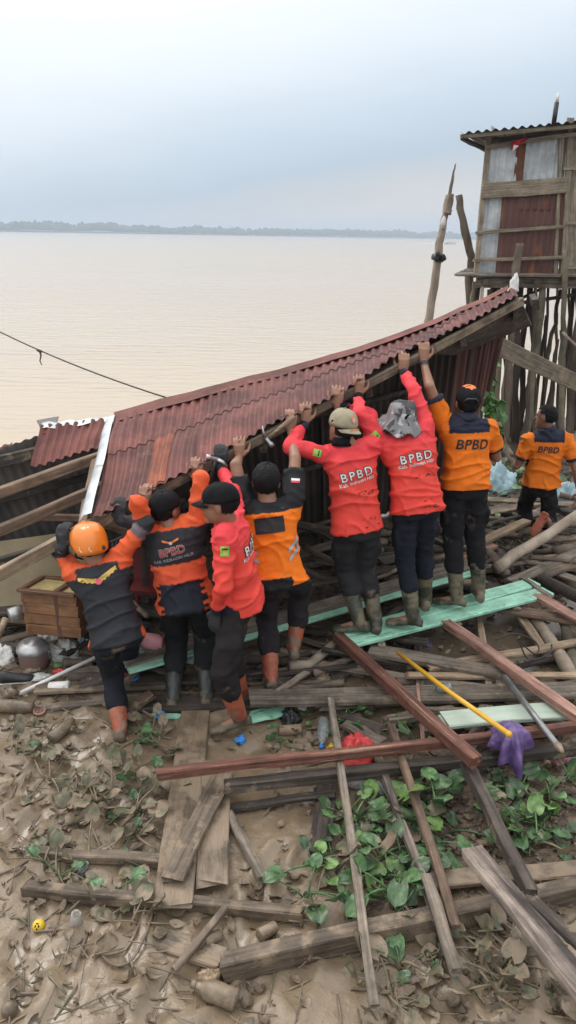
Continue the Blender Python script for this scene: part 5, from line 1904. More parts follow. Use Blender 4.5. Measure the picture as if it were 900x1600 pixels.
# ------------------------------------------------------------------ planks and timber on the mud
def ppl(name, label, a, b_, w, t, m, roll=0.0, cat='plank', rag=0.03, bend=0.012, taper=0.0, group=None):
    """a, b: (px, py, z of the top face)"""
    o = plank(name, pZ(*a), pZ(*b_), w, t, m, None, roll, rag=rag, bend=bend, taper=taper)
    return setp(o, label, cat, group)
T = [
 # the frame in the right foreground
 ('beam', 'muddy squared cross beam lying lowest in the right foreground', (352, 1496, .11), (930, 1368, .12), .075, .11, 'wood_mudbrown'),
 ('beam', 'long red brown beam lying on top across the middle', (250, 1203, .27), (960, 1123, .29), .05, .06, 'wood_red'),
 ('beam', 'dark beam running just below the long red brown beam', (358, 1222, .18), (930, 1160, .19), .06, .07, 'wood_dark'),
 ('beam', 'split reddish beam slanting down from the left end of the green door', (530, 990, .30), (742, 1180, .36), .075, .07, 'wood_red'),
 ('beam', 'dark beam slanting down right from the end of the split reddish beam', (730, 1184, .27), (829, 1388, .17), .06, .07, 'wood_dark'),
 ('slat', 'leftmost long thin slat reaching down to the bottom edge', (518, 1092, .235), (586, 1562, .155), .042, .035, 'wood_grey'),
 ('slat', 'thin slat right of the clear bottle crossing the dark beam', (612, 1130, .225), (711, 1436, .18), .045, .035, 'wood_brown'),
 ('slat', 'short dark slat overlapping the end of a longer one on the cross beam', (668, 1370, .20), (712, 1508, .165), .05, .035, 'wood_grey'),
 ('slat', 'mottled old slat half hidden among the hyacinth leaves', (600, 1203, .14), (680, 1425, .13), .04, .035, 'wood_silver'),
 ('plank', 'weathered silver plank jutting in at the lower right edge', (742, 1330, .31), (960, 1590, .60), .105, .05, 'wood_silver'),
 ('plank', 'black charred splinter lying along the weathered silver plank', (832, 1402, .44), (940, 1505, .545), .05, .03, 'wood_dark'),
 ('plank', 'muddy board behind the cross beam at the right edge', (680, 1372, .07), (940, 1350, .08), .10, .03, 'wood_mud'),
 ('plank', 'thin plank at left, upper of the two half sunk in mud', (56, 1326, .05), (250, 1338, .055), .055, .05, 'wood_mudbrown'),
 ('plank', 'long thin plank at left, lower of the two half sunk in mud', (44, 1382, .06), (470, 1420, .07), .055, .06, 'wood_mudbrown'),
 ('plank', 'widest mud coated board lying lengthwise below the boots', (306, 1112, .07), (271, 1402, .075), .185, .028, 'wood_mud'),
 ('plank', 'short mud coated board beside the widest one', (336, 1195, .085), (333, 1368, .075), .155, .028, 'wood_mud'),
 ('plank', 'broken mud coated board lying askew on two others', (348, 1208, .13), (270, 1368, .115), .115, .028, 'wood_mudbrown'),
 ('plank', 'small pale stick with a green leaf on its lower end', (360, 1272, .08), (410, 1364, .06), .05, .03, 'wood_grey'),
 ('stick', 'thin pale stick lying askew left of the cross beam end', (277, 1503, .05), (350, 1420, .10), .032, .025, 'wood_mudbrown'),
 ('plank', 'flat mud covered board right of the root loops', (228, 1455, .012), (330, 1490, .028), .11, .03, 'wood_mud'),
 ('plank', 'wide grey board lying level behind the red brown beam', (395, 1087, .20), (940, 1074, .21), .17, .035, 'wood_grey'),
 ('plank', 'dark muddy board under the dark boots', (200, 1098, .085), (436, 1090, .095), .17, .03, 'wood_dark'),
 ('plank', 'low grey plank at left in front of the white pipe', (45, 1105, .08), (236, 1086, .10), .06, .03, 'wood_grey'),
 ('plank', 'dark plank behind the dark boots', (205, 1062, .14), (440, 1052, .15), .11, .03, 'wood_dark'),
 ('plank', 'muddy plank left of the dark boots', (60, 1072, .12), (262, 1066, .12), .12, .03, 'wood_mudbrown'),
 ('plank', 'long unpainted grey board behind the green strip', (196, 1030, .30), (742, 878, .31), .15, .035, 'wood_grey'),
 ('board', 'long narrow green painted strip running left from the door', (204, 1044, .275), (738, 893, .285), .085, .02, 'paint_green'),
 ('beam', 'pinkish split beam slanting down right from under the door', (702, 972, .31), (950, 1145, .33), .075, .06, 'wood_pink'),
 ('plank', 'brown board under the right end of the green door', (770, 946, .24), (930, 972, .25), .13, .03, 'wood_brown'),
 ('plank', 'pinkish board rising at the right edge beyond the door', (838, 928, .30), (940, 984, .33), .10, .03, 'wood_pink'),
 ('slat', 'speckled pale slat standing between the brown board and tan board', (812, 958, .19), (856, 1022, .15), .07, .03, 'wood_tan'),
 ('plank', 'grey board slanting right in front of the green door', (580, 1012, .24), (790, 1048, .23), .13, .045, 'wood_grey'),
 ('plank', 'tan plank rising to the right edge behind the pinkish beam', (672, 1040, .215), (930, 997, .22), .075, .03, 'wood_tan'),
 ('plank', 'thin grey plank low behind the wide grey board', (505, 1036, .15), (752, 1072, .165), .06, .04, 'wood_grey'),
 ('plank', 'splintered tan plank just behind the wide grey board', (640, 1053, .20), (930, 1052, .20), .06, .03, 'wood_tan'),
 ('slat', 'upright pale slat below the door between two boards', (748, 958, .16), (768, 1085, .17), .05, .03, 'wood_tan'),
 ('slat', 'dark upright slat below the left end of the door', (652, 1000, .16), (660, 1090, .165), .06, .03, 'wood_dark'),
 ('plank', 'grey plank under the split reddish beam near the blue cup', (612, 1120, .15), (705, 1105, .15), .06, .05, 'wood_grey'),
 ('plank', 'pale green painted board under the purple bag', (698, 1122, .235), (882, 1106, .25), .16, .03, 'paint_green_pale'),
 ('stick', 'red splinter standing beside the split reddish beam', (654, 1075, .24), (662, 1155, .2), .022, .02, 'wood_pink'),
 ('plank', 'short dark plank left of the pale cut branch', (545, 1040, .12), (512, 1080, .12), .08, .03, 'wood_dark'),
 ('plank', 'brown angled block beside the helmeted person boot', (195, 1108, .08), (232, 1082, .17), .09, .035, 'wood_brown'),
 ('plank', 'slim dark plank lying beside the red bag', (560, 1118, .10), (600, 1200, .10), .05, .03, 'wood_mudbrown'),
 ('plank', 'wide black stained board left of the leftmost slat', (512, 1210, .05), (500, 1330, .03), .11, .025, 'wood_dark'),
 ('plank', 'dark broken plank below the dark beam in the middle', (362, 1258, .05), (520, 1238, .07), .05, .03, 'wood_dark'),
 ('plank', 'green chipped board end beside the orange boot', (395, 1118, .09), (440, 1108, .10), .11, .02, 'paint_green'),
 ('plank', 'green paint scrap on the mud below the dark boots', (240, 1115, .05), (290, 1120, .05), .05, .015, 'paint_green'),
 # right background
 ('plank', 'freshly split tan board behind the legs in orange polo', (700, 868, .26), (822, 812, .34), .10, .04, 'wood_tan'),
 ('plank', 'second freshly split board in front of the first', (680, 885, .22), (770, 850, .25), .08, .04, 'wood_pink'),
 ('plank', 'grey board far right beyond the pale log', (800, 905, .2), (930, 850, .25), .12, .03, 'wood_grey'),
 ('plank', 'dark plank lying behind the blue tarp', (745, 795, .2), (830, 788, .2), .12, .04, 'wood_dark'),
 ('plank', 'brown board at the right edge below the pale log', (850, 890, .2), (940, 872, .24), .16, .03, 'wood_brown'),
 ('plank', 'grey slab standing at far right among the litter', (820, 875, .2), (905, 905, .18), .10, .03, 'wood_grey'),
]
for (nm, lb, a, b_, w, t, m) in T:
    ct = {'beam': 'beam', 'slat': 'slat', 'plank': 'plank', 'stick': 'stick', 'board': 'board'}[nm]
    rough_end = .06 if m in ('wood_silver', 'wood_pink', 'wood_mud') else .03
    ppl(nm, lb, a, b_, w, t, m, cat=ct, rag=rough_end)
# green door underfoot: two boards and an end cleat
c4 = [pZ(542, 1009, .30), pZ(866, 929, .30), pZ(824, 901, .30), pZ(528, 984, .30)]
door = thing('green_door', 'pale green painted plank door three people stand on', 'door', (c4[0] + c4[2]) / 2 - Vector((0, 0, .06)))
ctr = [(c4[0].lerp(c4[3], f), c4[1].lerp(c4[2], f)) for f in (.24, .74)]
wd_ = ((c4[3] - c4[0]).length + (c4[2] - c4[1]).length) / 2
for (a, b_), ww in zip(ctr, (.48, .48)):
    plank('door_board', a, b_, wd_ * ww, .03, 'paint_green', door, rag=.004, bend=.003)
plank('cleat', c4[1].lerp(c4[0], .03) + Vector((0, 0, .012)), c4[2].lerp(c4[3], .03) + Vector((0, 0, .012)), .05, .035, 'wood_green_edge' if 'wood_green_edge' in M else 'wood_grey', door)
for f in (.15, .5, .8):
    plank('door_rail', c4[0].lerp(c4[1], f) - Vector((0, 0, .033)), c4[3].lerp(c4[2], f) - Vector((0, 0, .033)), .06, .03, 'wood_grey', door)
# logs and branches
def plog(nm, lb, pts, r0, r1, m, cat='log', group=None, **k):
    o = log(nm, [pZ(*p) for p in pts], r0, r1, m, **k)
    return setp(o, lb, cat, group)
plog('log', 'pale thick log crossing at right in front of the walking person', [(775, 888, .26), (840, 845, .38), (925, 790, .62)], .055, .045, 'bark_pale')
plog('log', 'short pale log end behind the pale thick log', [(762, 862, .22), (790, 896, .2)], .045, .045, 'bark')
plog('log', 'grey log sloping down at right below the door', [(832, 962, .16), (865, 1010, .15), (898, 1062, .14)], .045, .05, 'bark_pale')
plog('log', 'mossy log at the right edge beside the grey one', [(878, 962, .17), (890, 1010, .15), (902, 1060, .13)], .04, .045, 'bark_mossy')
plog('branch', 'pale cut branch left of the split reddish beam', [(452, 1040, .19), (480, 1040, .17), (520, 1008, .18), (536, 1000, .16)], .035, .03, 'bark_pale')
plog('branch', 'curved bare root leaning behind the orange polo', [(760, 672, .75), (775, 700, .5), (800, 722, .3), (812, 742, .2)], .05, .04, 'bark', cat='branch')
plog('branch', 'split upright stump by the walking person elbow', [(778, 660, .55), (786, 690, .3), (798, 712, .15)], .04, .05, 'bark', cat='branch')
plog('log', 'brown log at right edge above the pale thick log', [(865, 862, .22), (930, 850, .24)], .05, .05, 'bark')
plog('log', 'dark round log at the right end of the door', [(845, 905, .2), (930, 945, .22)], .055, .05, 'bark_dark')
plog('stick', 'thin stick across the upper right stilts', [(880, 520, 1.9), (905, 545, 1.8)], .02, .015, 'bark', cat='stick')
# metal rod and yellow pole
V, F = [], []
a, b_ = pZ(788, 1058, .30), pZ(872, 1166, .33)
tube(V, F, [a, a.lerp(b_, .5), b_], [.022, .02, .018], 10)
rd = thing('metal_rod', 'grey metal rod leaning over the purple bag', 'rod', b_)
mo('shaft', V, F, M['metal_grey'], rd, True)
V, F = [], []
d = (b_ - a).normalized()
capsule(V, F, b_, .024, b_ + d * .05, .012)
mo('tip', V, F, M['mud_coat'], rd, True)
V, F = [], []
a, b_ = pZ(622, 1020, .32), pZ(795, 1147, .40)
tube(V, F, [a, a.lerp(b_, .5) - Vector((0, 0, .01)), b_], [.014, .015, .016], 10)
yp = thing('yellow_pole', 'thin yellow pole slanting down to the purple bag', 'pole', b_)
mo('shaft', V, F, M['yellow_pole'], yp, True)
V, F = [], []
ellipsoid(V, F, b_, Vector((.02, 0, 0)), Vector((0, .02, 0)), Vector((0, 0, .02)), 10, 6)
mo('end_cap', V, F, M['yellow_pole'], yp, True)

# ------------------------------------------------------------------ household debris
def cyl(name, label, cat, a, b_, r0, r1, m, parts=(), n=16, prof=None):
    """a round container from a to b; prof = list of (u, radius factor)"""
    a, b_ = Vector(a), Vector(b_)
    root = thing(name, label, cat, (a + b_) / 2 - Vector((0, 0, max(r0, r1))))
    prof = prof or ((0, .9), (.03, 1), (.97, 1), (1, .9))
    V, F = [], []
    tube(V, F, [a.lerp(b_, u) for u, f in prof], [(r0 + (r1 - r0) * u) * f for u, f in prof], n, .05, len(label))
    mo('body', V, F, M[m], root, True)
    return root
BOT = ((0, .85), (.03, 1), (.3, .96), (.33, 1), (.62, 1), (.75, .85), (.86, .42), (.9, .36), (1, .36))
def bottle(label, a, b_, r, m, capm, group=None):
    a, b_ = Vector(a), Vector(b_)
    rt = cyl('plastic_bottle', label, 'bottle', a, b_, r, r, m, prof=BOT)
    d = (b_ - a).normalized()
    V, F = [], []
    tube(V, F, [b_ - d * .004, b_ + d * .018], r * .42, 10)
    mo('cap', V, F, M[capm], rt, True)
    return rt
def gz(x, y, dz=0.0):
    p_ = gpx(x, y)
    p_.z += dz
    return p_
# cabinet
ca = thing('wooden_cabinet', 'tipped brown wooden cabinet with yellow panel behind the helmeted person', 'cabinet', pY(78, 985, 4.85))
p0, p1 = pY(42, 990, 4.70), pY(112, 985, 4.65)
ex = (p1 - p0)
ex.z = 0
W_ = .40
ex = ex.normalized()
ez = Vector((-.12, .18, 1)).normalized()
ey = ez.cross(ex).normalized()
H_, D_ = .30, .34
o0 = p0.copy()
for k in range(4):
    plank('side_board', o0 + ez * (H_ * (k + .5) / 4), o0 + ex * W_ + ez * (H_ * (k + .5) / 4), H_ / 4 * .97, .02, 'cabinet_wood', ca, upv=-ey, rag=.002, bend=.002)
    plank('side_board', o0 + ez * (H_ * (k + .5) / 4), o0 + ey * D_ + ez * (H_ * (k + .5) / 4), H_ / 4 * .97, .02, 'cabinet_wood', ca, upv=-ex, rag=.002, bend=.002)
    plank('side_board', o0 + ex * W_ + ez * (H_ * (k + .5) / 4), o0 + ex * W_ + ey * D_ + ez * (H_ * (k + .5) / 4), H_ / 4 * .97, .02, 'cabinet_wood', ca, upv=ex, rag=.002, bend=.002)
for (u0, v0, u1, v1) in ((0, 0, 1, 0), (0, 1, 1, 1), (0, 0, 0, 1), (1, 0, 1, 1), (.62, 0, .62, 1)):
    plank('frame_rail', o0 + ex * W_ * u0 + ey * D_ * v0 + ez * (H_ + .022), o0 + ex * W_ * u1 + ey * D_ * v1 + ez * (H_ + .022), .05, .022, 'cabinet_frame', ca, upv=ez, rag=.002, bend=.002)
plank('frame_rail', o0 + ex * W_ * .62 - ey * .004, o0 + ex * W_ * .62 + ez * H_ - ey * .004, .03, .02, 'cabinet_frame', ca, upv=-ey, rag=.002)
plank('top_panel', o0 + ex * .02 + ey * D_ / 2 + ez * (H_ + .008), o0 + ex * (W_ - .02) + ey * D_ / 2 + ez * (H_ + .008), D_ - .04, .012, 'plywood_yellow', ca, upv=ez, rag=.002)
# cooking pot
pc = gz(54, 1040, .0)
pot = thing('cooking_pot', 'muddy rice pot with silver lid left of the helmeted person', 'pot', pc)
V, F = [], []
prof = [(.001, 0), (.088, 0), (.098, .01), (.104, .12), (.106, .125)]
def lathe(V, F, c, prof, n=24, ax=Vector((0, 0, 1))):
    x_, y_, z_ = frame(ax)
    rings = [[Vector(c) + (x_ * math.cos(t) + y_ * math.sin(t)) * r_ + z_ * h_ for t in [2 * math.pi * i / n for i in range(n)]] for r_, h_ in prof]
    ring_loft(V, F, rings)
lathe(V, F, pc, prof + [(.1, .125), (.001, .12)])
mo('body', V, F, M['pot_body'], pot, True)
V, F = [], []
lathe(V, F, pc, [(.107, .125), (.112, .135), (.108, .16), (.09, .185), (.06, .2), (.001, .205)])
mo('lid', V, F, M['aluminium'], pot, True)
# basin upside down, sunk left of the cabinet
cyl('metal_can', 'grey battered tin left of the cabinet', 'tin', pY(14, 962, 4.8), pY(34, 955, 4.85), .05, .05, 'aluminium')
cyl('plastic_jar', 'muddy pinkish jar lying behind the clear bottle', 'jar', pZ(222, 1000, .40), pZ(254, 1004, .40), .055, .05, 'plastic_pink', prof=((0, .5), (.08, .95), (.2, 1), (.8, 1), (.86, .8), (1, .8)))
a = pZ(219, 1019, .31)
bottle('clear water bottle with blue cap standing by the charcoal trousers', a, a + Vector((.01, .02, .12)), .033, 'clear_plastic', 'plastic_blue')
# white pipe
V, F = [], []
a, b_ = gz(30, 1090, .03), gz(152, 1050, .12)
tube(V, F, [a, a.lerp(b_, .5), b_], .014, 10)
o = mo('white_pipe', V, F, M['plastic_white'], None, True)
setp(o, 'straight white plastic pipe lying by the pot', 'pipe')
cyl('white_jar', 'small white muddy jar under the white pipe', 'jar', gz(78, 1082, .04), gz(110, 1082, .05), .036, .036, 'plastic_white')
cyl('muddy_bottle', 'fat mud coated bottle at the left edge', 'bottle', gz(-6, 1110, .04), gz(52, 1114, .045), .045, .042, 'mud_coat', prof=((0, .9), (.04, 1), (.28, 1), (.3, .94), (.34, 1), (.7, 1), (.9, .8), (1, .7)))
cyl('muddy_bottle', 'mud coated bottle half sunk at an angle left of the orange boot', 'bottle', gz(80, 1160, .02), gz(116, 1134, .05), .042, .036, 'mud_coat', prof=((0, .9), (.04, 1), (.6, 1), (.85, .6), (1, .45)))
# shoe
ps = gz(22, 1066, .0)
sh_ = thing('shoe', 'black sport shoe with pale sole beside the pot', 'shoe', ps)
dirx, diry = Vector((.97, .2, 0)), Vector((-.2, .97, 0))
V, F = [], []
rings = []
for x_, w_, h_ in ((-.10, .028, .065), (-.07, .036, .075), (-.02, .035, .06), (.03, .038, .045), (.08, .042, .035), (.12, .034, .028), (.14, .015, .02)):
    c = ps + dirx * x_ + Vector((0, 0, .02))
    rings.append([c + diry * (w_ * math.cos(t)) + Vector((0, 0, max(-.004, h_ * math.sin(t)))) for t in [2 * math.pi * i / 14 for i in range(14)]])
ring_loft(V, F, rings)
mo('upper', V, F, M['plastic_black'], sh_, True)
V, F = [], []
rings = []
for x_, w_ in ((-.11, .02), (-.08, .037), (0, .037), (.08, .044), (.13, .034), (.15, .012)):
    c = ps + dirx * x_ + Vector((0, 0, .008))
    rings.append([c + diry * (w_ * math.cos(t)) + Vector((0, 0, .012 * math.sin(t))) for t in [2 * math.pi * i / 12 for i in range(12)]])
ring_loft(V, F, rings)
mo('sole', V, F, M['plastic_grey'], sh_, True)
# bags, sacks, crumpled plastic
def crm(nm, lb, cat, x_, y_, sx, sy, sz, m, seed, dz=0.0, amp=.35):
    p_ = gz(x_, y_, dz)
    return crumple(nm, p_, sx, sy, sz, m, lb, cat, seed, amp=amp)
crm('patterned_sack', 'white sack with black scribbles at the left edge', 'sack', 4, 1028, .10, .07, .08, 'sack_white', 5, amp=.5)
crm('muddy_sack', 'mud soaked sack at the left edge below the shoe', 'sack', 10, 1090, .09, .06, .07, 'mud_coat', 6, amp=.5)
crm('plastic_bag', 'grey crumpled plastic bag right of the pot', 'bag', 103, 1032, .09, .06, .13, 'plastic_grey', 7, amp=.6)
crm('plastic_bag', 'small pink plastic bag against the charcoal shirt', 'bag', 136, 1012, .04, .04, .07, 'plastic_pink', 8, amp=.5)
crm('plastic_wrapper', 'pale flat wrapper in front of the pot', 'wrapper', 66, 1062, .07, .04, .02, 'plastic_grey', 9, .02, amp=.5)
crm('muddy_sack', 'brown muddy cloth bundle beside the white pipe end', 'cloth', 118, 1068, .06, .05, .05, 'mud_coat', 10, amp=.5)
crm('plastic_bag', 'brown scrap of bag between pot and shoe', 'bag', 52, 1052, .07, .03, .03, 'mud_coat', 12, .01, amp=.5)
crm('green_gourd', 'lime green gourd in the litter beside the cabinet', 'gourd', 122, 1000, .05, .035, .035, 'leaf_lime', 11, .12, amp=.1)
crm('banana_peel', 'lime green scrap by the pot', 'fruit', 90, 1042, .035, .02, .02, 'leaf_lime', 13, .01, amp=.3)
crm('red_bag', 'bright red plastic bag under the red brown beam', 'bag', 558, 1186, .105, .085, .15, 'plastic_red', 14, amp=.35)
crm('black_bag', 'black plastic bag right of the orange boots', 'bag', 452, 1128, .055, .05, .075, 'plastic_black', 15, amp=.6)
crm('yellow_wrapper', 'yellow wrapper left of the red bag', 'wrapper', 520, 1172, .035, .03, .03, 'plastic_yellow', 16, amp=.6)
crm('tan_bag', 'tan plastic bag at the cut end of the cross beam', 'bag', 330, 1532, .05, .035, .05, 'wood_tan', 17, amp=.5)
crm('pink_wrapper', 'pink plastic scrap at the right edge behind the leaves', 'wrapper', 876, 1188, .07, .04, .04, 'plastic_pink', 18, amp=.5)
crm('blue_tarp', 'pale blue tarpaulin heap behind the orange polo', 'tarp', 777, 768, .18, .12, .27, 'tarp_blue', 19, amp=.5)
crm('teal_plastic', 'teal plastic scrap beside the fat muddy bottle', 'plastic', 82, 1108, .035, .025, .025, 'plastic_teal', 20, amp=.4)
crm('purple_scrap', 'small purple scrap under the green door', 'wrapper', 668, 1008, .03, .03, .05, 'plastic_purple', 21, amp=.5)
crm('white_wrapper', 'white scrap beside the black plastic bag', 'wrapper', 472, 1108, .03, .025, .015, 'cloth_white', 22, .01, amp=.4)
crm('grey_tarp', 'grey tarpaulin scrap behind the walking person', 'tarp', 888, 790, .15, .1, .25, 'tarp_blue', 27, amp=.5)
# purple bag on the pole: hanging folds
def drape(name, label, cat, c, r_, droop, m, seed, folds=6, sx=1.0):
    """soft sheet slumped over a support: creased, thrown into hanging folds"""
    V, F = [], []
    nr, na_ = 14, 72
    for k in range(nr + 1):
        f = k / nr
        for i in range(na_):
            a_ = 2 * math.pi * i / na_
            q = noise.noise(Vector((math.cos(a_) * 1.5, math.sin(a_) * 1.5, seed)))
            wv = math.sin(folds * a_ + 3 * q + seed) * f
            cr_ = .3 - abs(noise.noise(Vector((math.cos(a_) * f * 5, math.sin(a_) * f * 5, seed + 3))))
            rr_ = r_ * (f ** .8) * (1 + .35 * q) * (1 + .34 * wv) * (1 - .35 * f * f)
            z_ = -droop * (f ** 1.5) * (1 + .9 * q) + .035 * cr_ + .012 * wv
            V.append(c + Vector((math.cos(a_) * rr_ * sx, math.sin(a_) * rr_, z_)))
    for k in range(nr):
        for i in range(na_):
            j = (i + 1) % na_
            F.append((k * na_ + i, (k + 1) * na_ + i, (k + 1) * na_ + j, k * na_ + j))
    return setp(mo(name, V, F, M[m], None, True), label, cat)
pb = pZ(800, 1132, .38)
drape('purple_bag', 'shiny purple plastic bag hanging at the yellow pole end', 'bag', pb, .155, .17, 'plastic_purple', 3, 7, 1.1)
# more rubbish heaped at left under the eave
for (nm, lb, ct, x_, y_, sx, sy, sz, m_, sd_, dz) in (
    ('plastic_bag', 'off white bag heaped behind the pot', 'bag', 78, 1008, .07, .05, .10, 'plastic_white', 41, .05),
    ('plastic_bag', 'greenish grey bag between the cabinet and the charcoal shirt', 'bag', 128, 1022, .05, .05, .09, 'tarp_blue', 42, .02),
    ('cloth_heap', 'dark wet cloth heap left of the pot', 'cloth', 24, 1020, .10, .07, .07, 'wood_dark', 43, 0),
    ('cloth_heap', 'brown wet cloth heap under the cabinet corner', 'cloth', 98, 1010, .08, .06, .08, 'wood_mudbrown', 44, .02),
    ('plastic_bag', 'small white scrap in front of the cabinet', 'bag', 60, 998, .05, .03, .04, 'cloth_white', 45, .1),
    ('red_scrap', 'dull red scrap between pot and grey bag', 'wrapper', 96, 1050, .04, .03, .03, 'plastic_red', 46, .0),
    ('muddy_sack', 'mud brown bundle behind the white pipe', 'sack', 132, 1052, .08, .05, .06, 'wood_mudbrown', 47, 0),
    ('cloth_heap', 'black wet cloth under the wire rack', 'cloth', 205, 985, .12, .08, .10, 'plastic_black', 48, 0),
    ('plastic_bag', 'grey bag lying on the dark plank behind the dark boots', 'bag', 300, 1050, .06, .04, .05, 'plastic_grey', 49, .1),
    ('muddy_sack', 'mud brown lump beside the pale cut branch', 'sack', 500, 1062, .09, .06, .07, 'mud_coat', 50, 0),
    ('muddy_sack', 'mud brown lump under the thin grey plank', 'sack', 600, 1062, .08, .05, .05, 'wood_mudbrown', 51, 0),
    ('cloth_heap', 'mud soaked cloth near the tan tin', 'cloth', 470, 1165, .07, .05, .04, 'mud_coat', 52, 0)):
    crm(nm, lb, ct, x_, y_, sx, sy, sz, m_, sd_, dz, amp=.6)
# cups, lids, ring
def ring(name, label, x_, y_, r_, h_, m, dz=0.0):
    p_ = gz(x_, y_, dz)
    V, F = [], []
    lathe(V, F, p_, [(r_ * .55, 0), (r_, 0), (r_ * 1.05, h_ * .5), (r_, h_), (r_ * .78, h_), (r_ * .72, h_ * .4), (r_ * .5, h_ * .35)], 24, Vector((.05, -.25, 1)))
    rt = thing(name, label, 'disc', p_)
    mo('rim', V, F, M[m], rt, True)
    V, F = [], []
    for k in range(3):
        a_ = k * math.pi / 3
        d_ = Vector((math.cos(a_), math.sin(a_), 0))
        bx(V, F, p_ + Vector((0, 0, h_ * .5)), d_ * r_ * .75, Vector((-d_.y, d_.x, 0)) * .004, Vector((0, 0, h_ * .15)))
    mo('spokes', V, F, M[m], rt)
ring('blue_disc', 'large blue plastic disc left of the dark boots', 207, 1072, .047, .03, 'plastic_blue', .06)
ring('blue_disc', 'small blue disc lying among muddy leaves below the dark boots', 251, 1122, .033, .012, 'plastic_blue', .02)
ring('orange_disc', 'orange brown disc beside the fat muddy bottle', 62, 1112, .04, .02, 'wood_pink', 0)
def cup(label, x_, y_, r0, r1, h_, m, ax, dz=0.0):
    p_ = gz(x_, y_, dz)
    V, F = [], []
    lathe(V, F, p_, [(.001, .003), (r0, 0), (r1, h_), (r1 * 1.06, h_ + .003), (r1 * .93, h_ - .002), (r0 * .9, .006), (.001, .006)], 18, Vector(ax))
    o = mo('plastic_cup', V, F, M[m], None, True)
    return setp(o, label, 'cup')
cup('clear blue cup lying beside the split reddish beam', 679, 1110, .026, .036, .09, 'clear_plastic', (1, .1, .12), .16)
cup('white cup upside down in mud at left, below the thin planks', 119, 1444, .032, .02, .07, 'plastic_white', (.1, -.1, 1))
cup('small whitish cup between the two thin planks at left', 129, 1368, .024, .03, .06, 'clear_plastic', (0, .2, 1))
crm('blue_scrap', 'blue and clear scrap by the toe of the orange boot', 'wrapper', 376, 1158, .03, .025, .03, 'plastic_blue', 31, amp=.5)
cyl('tan_can', 'tan tin lying right of the orange boots', 'tin', gz(436, 1148, .03), gz(471, 1146, .03), .034, .034, 'wood_tan')
bottle('clear bottle with blue cap left of the leftmost slat', gz(505, 1135, .05), gz(502, 1172, .03), .035, 'clear_plastic', 'plastic_blue')
bottle('clear crushed bottle between slats below the dark beam', gz(545, 1228, .05), gz(612, 1250, .05), .045, 'clear_plastic', 'clear_plastic')
bottle('mud smeared bottle at the bottom below the cross beam end', gz(370, 1572, .03), gz(306, 1548, .035), .045, 'mud_coat', 'mud_coat')
cyl('muddy_cup', 'mud coated jar at the left end of the thin stick', 'jar', gz(320, 1475, .02), gz(345, 1468, .025), .03, .028, 'mud_coat')
cyl('muddy_cup', 'mud coated jar near the cross beam cut end', 'jar', gz(405, 1468, .02), gz(430, 1455, .03), .03, .026, 'mud_coat')
# balls
V, F = [], []
p_ = gz(61, 1452, .022)
yb = thing('yellow_ball', 'small yellow ball with dark markings in the mud at left', 'ball', p_ - Vector((0, 0, .03)))
ellipsoid(V, F, p_, Vector((.028, 0, 0)), Vector((0, .028, 0)), Vector((0, 0, .028)), 20, 14)
mo('shell', V, F, M['plastic_yellow'], yb, True)
for k, (a_, e_) in enumerate(((-70, 40), (-110, 40), (-90, 15), (-90, 65))):
    V, F = [], []
    d_ = Vector((math.cos(R(a_)) * math.cos(R(e_)), math.sin(R(a_)) * math.cos(R(e_)), math.sin(R(e_))))
    x_, y_, _ = frame(d_)
    ellipsoid(V, F, p_ + d_ * .0275, x_ * .004, y_ * .007, d_ * .0015, 8, 6)
    mo('printed_mark', V, F, M['ink_black'], yb, True)
V, F = [], []
p_ = gz(16, 1582, .018)
ellipsoid(V, F, p_, Vector((.034, 0, 0)), Vector((0, .034, 0)), Vector((0, 0, .032)), 20, 14)
o = mo('muddy_ball', V, F, M['mud_coat'], None, True)
setp(o, 'mud coated ball in the bottom left corner', 'ball')
# drying rack grid and red box under the roof
rk = thing('wire_rack', 'black wire rack standing behind the helmeted person', 'rack', pY(190, 890, 4.9))
for k in range(11):
    V, F = [], []
    tube(V, F, [pY(160 + 6 * k, 872 - 2.5 * k, 4.9), pY(166 + 6 * k, 848 - 2.5 * k, 4.95)], .006, 6)
    mo('wire', V, F, M['metal_dark'], rk)
for q in range(3):
    V, F = [], []
    tube(V, F, [pY(158 + 3 * q, 874 - 12 * q, 4.9 + .02 * q), pY(226 + 3 * q, 846 - 12 * q, 4.9 + .02 * q)], .008, 6)
    mo('rail', V, F, M['metal_dark'], rk)
rb = thing('red_chair', 'dark red plastic chair under the roof between two people', 'chair', pY(233, 935, 4.9))
V, F = [], []
bx(V, F, pY(234, 880, 4.92), Vector((.11, 0, 0)), Vector((0, .015, 0)), Vector((0, .03, .16)))
mo('backrest', V, F, M['plastic_darkred'], rb)
V, F = [], []
bx(V, F, pY(234, 915, 4.80), Vector((.12, 0, 0)), Vector((0, .12, .0)), Vector((0, 0, .015)))
mo('seat', V, F, M['plastic_darkred'], rb)
for sx in (-1, 1):
    for sy in (-1, 1):
        V, F = [], []
        q = pY(234, 915, 4.80) + Vector((sx * .11, sy * .11, 0))
        tube(V, F, [q, Vector((q.x + sx * .02, q.y + sy * .02, gh(q.x, q.y)))], [.016, .013], 8)
        mo('leg', V, F, M['plastic_darkred'], rb)
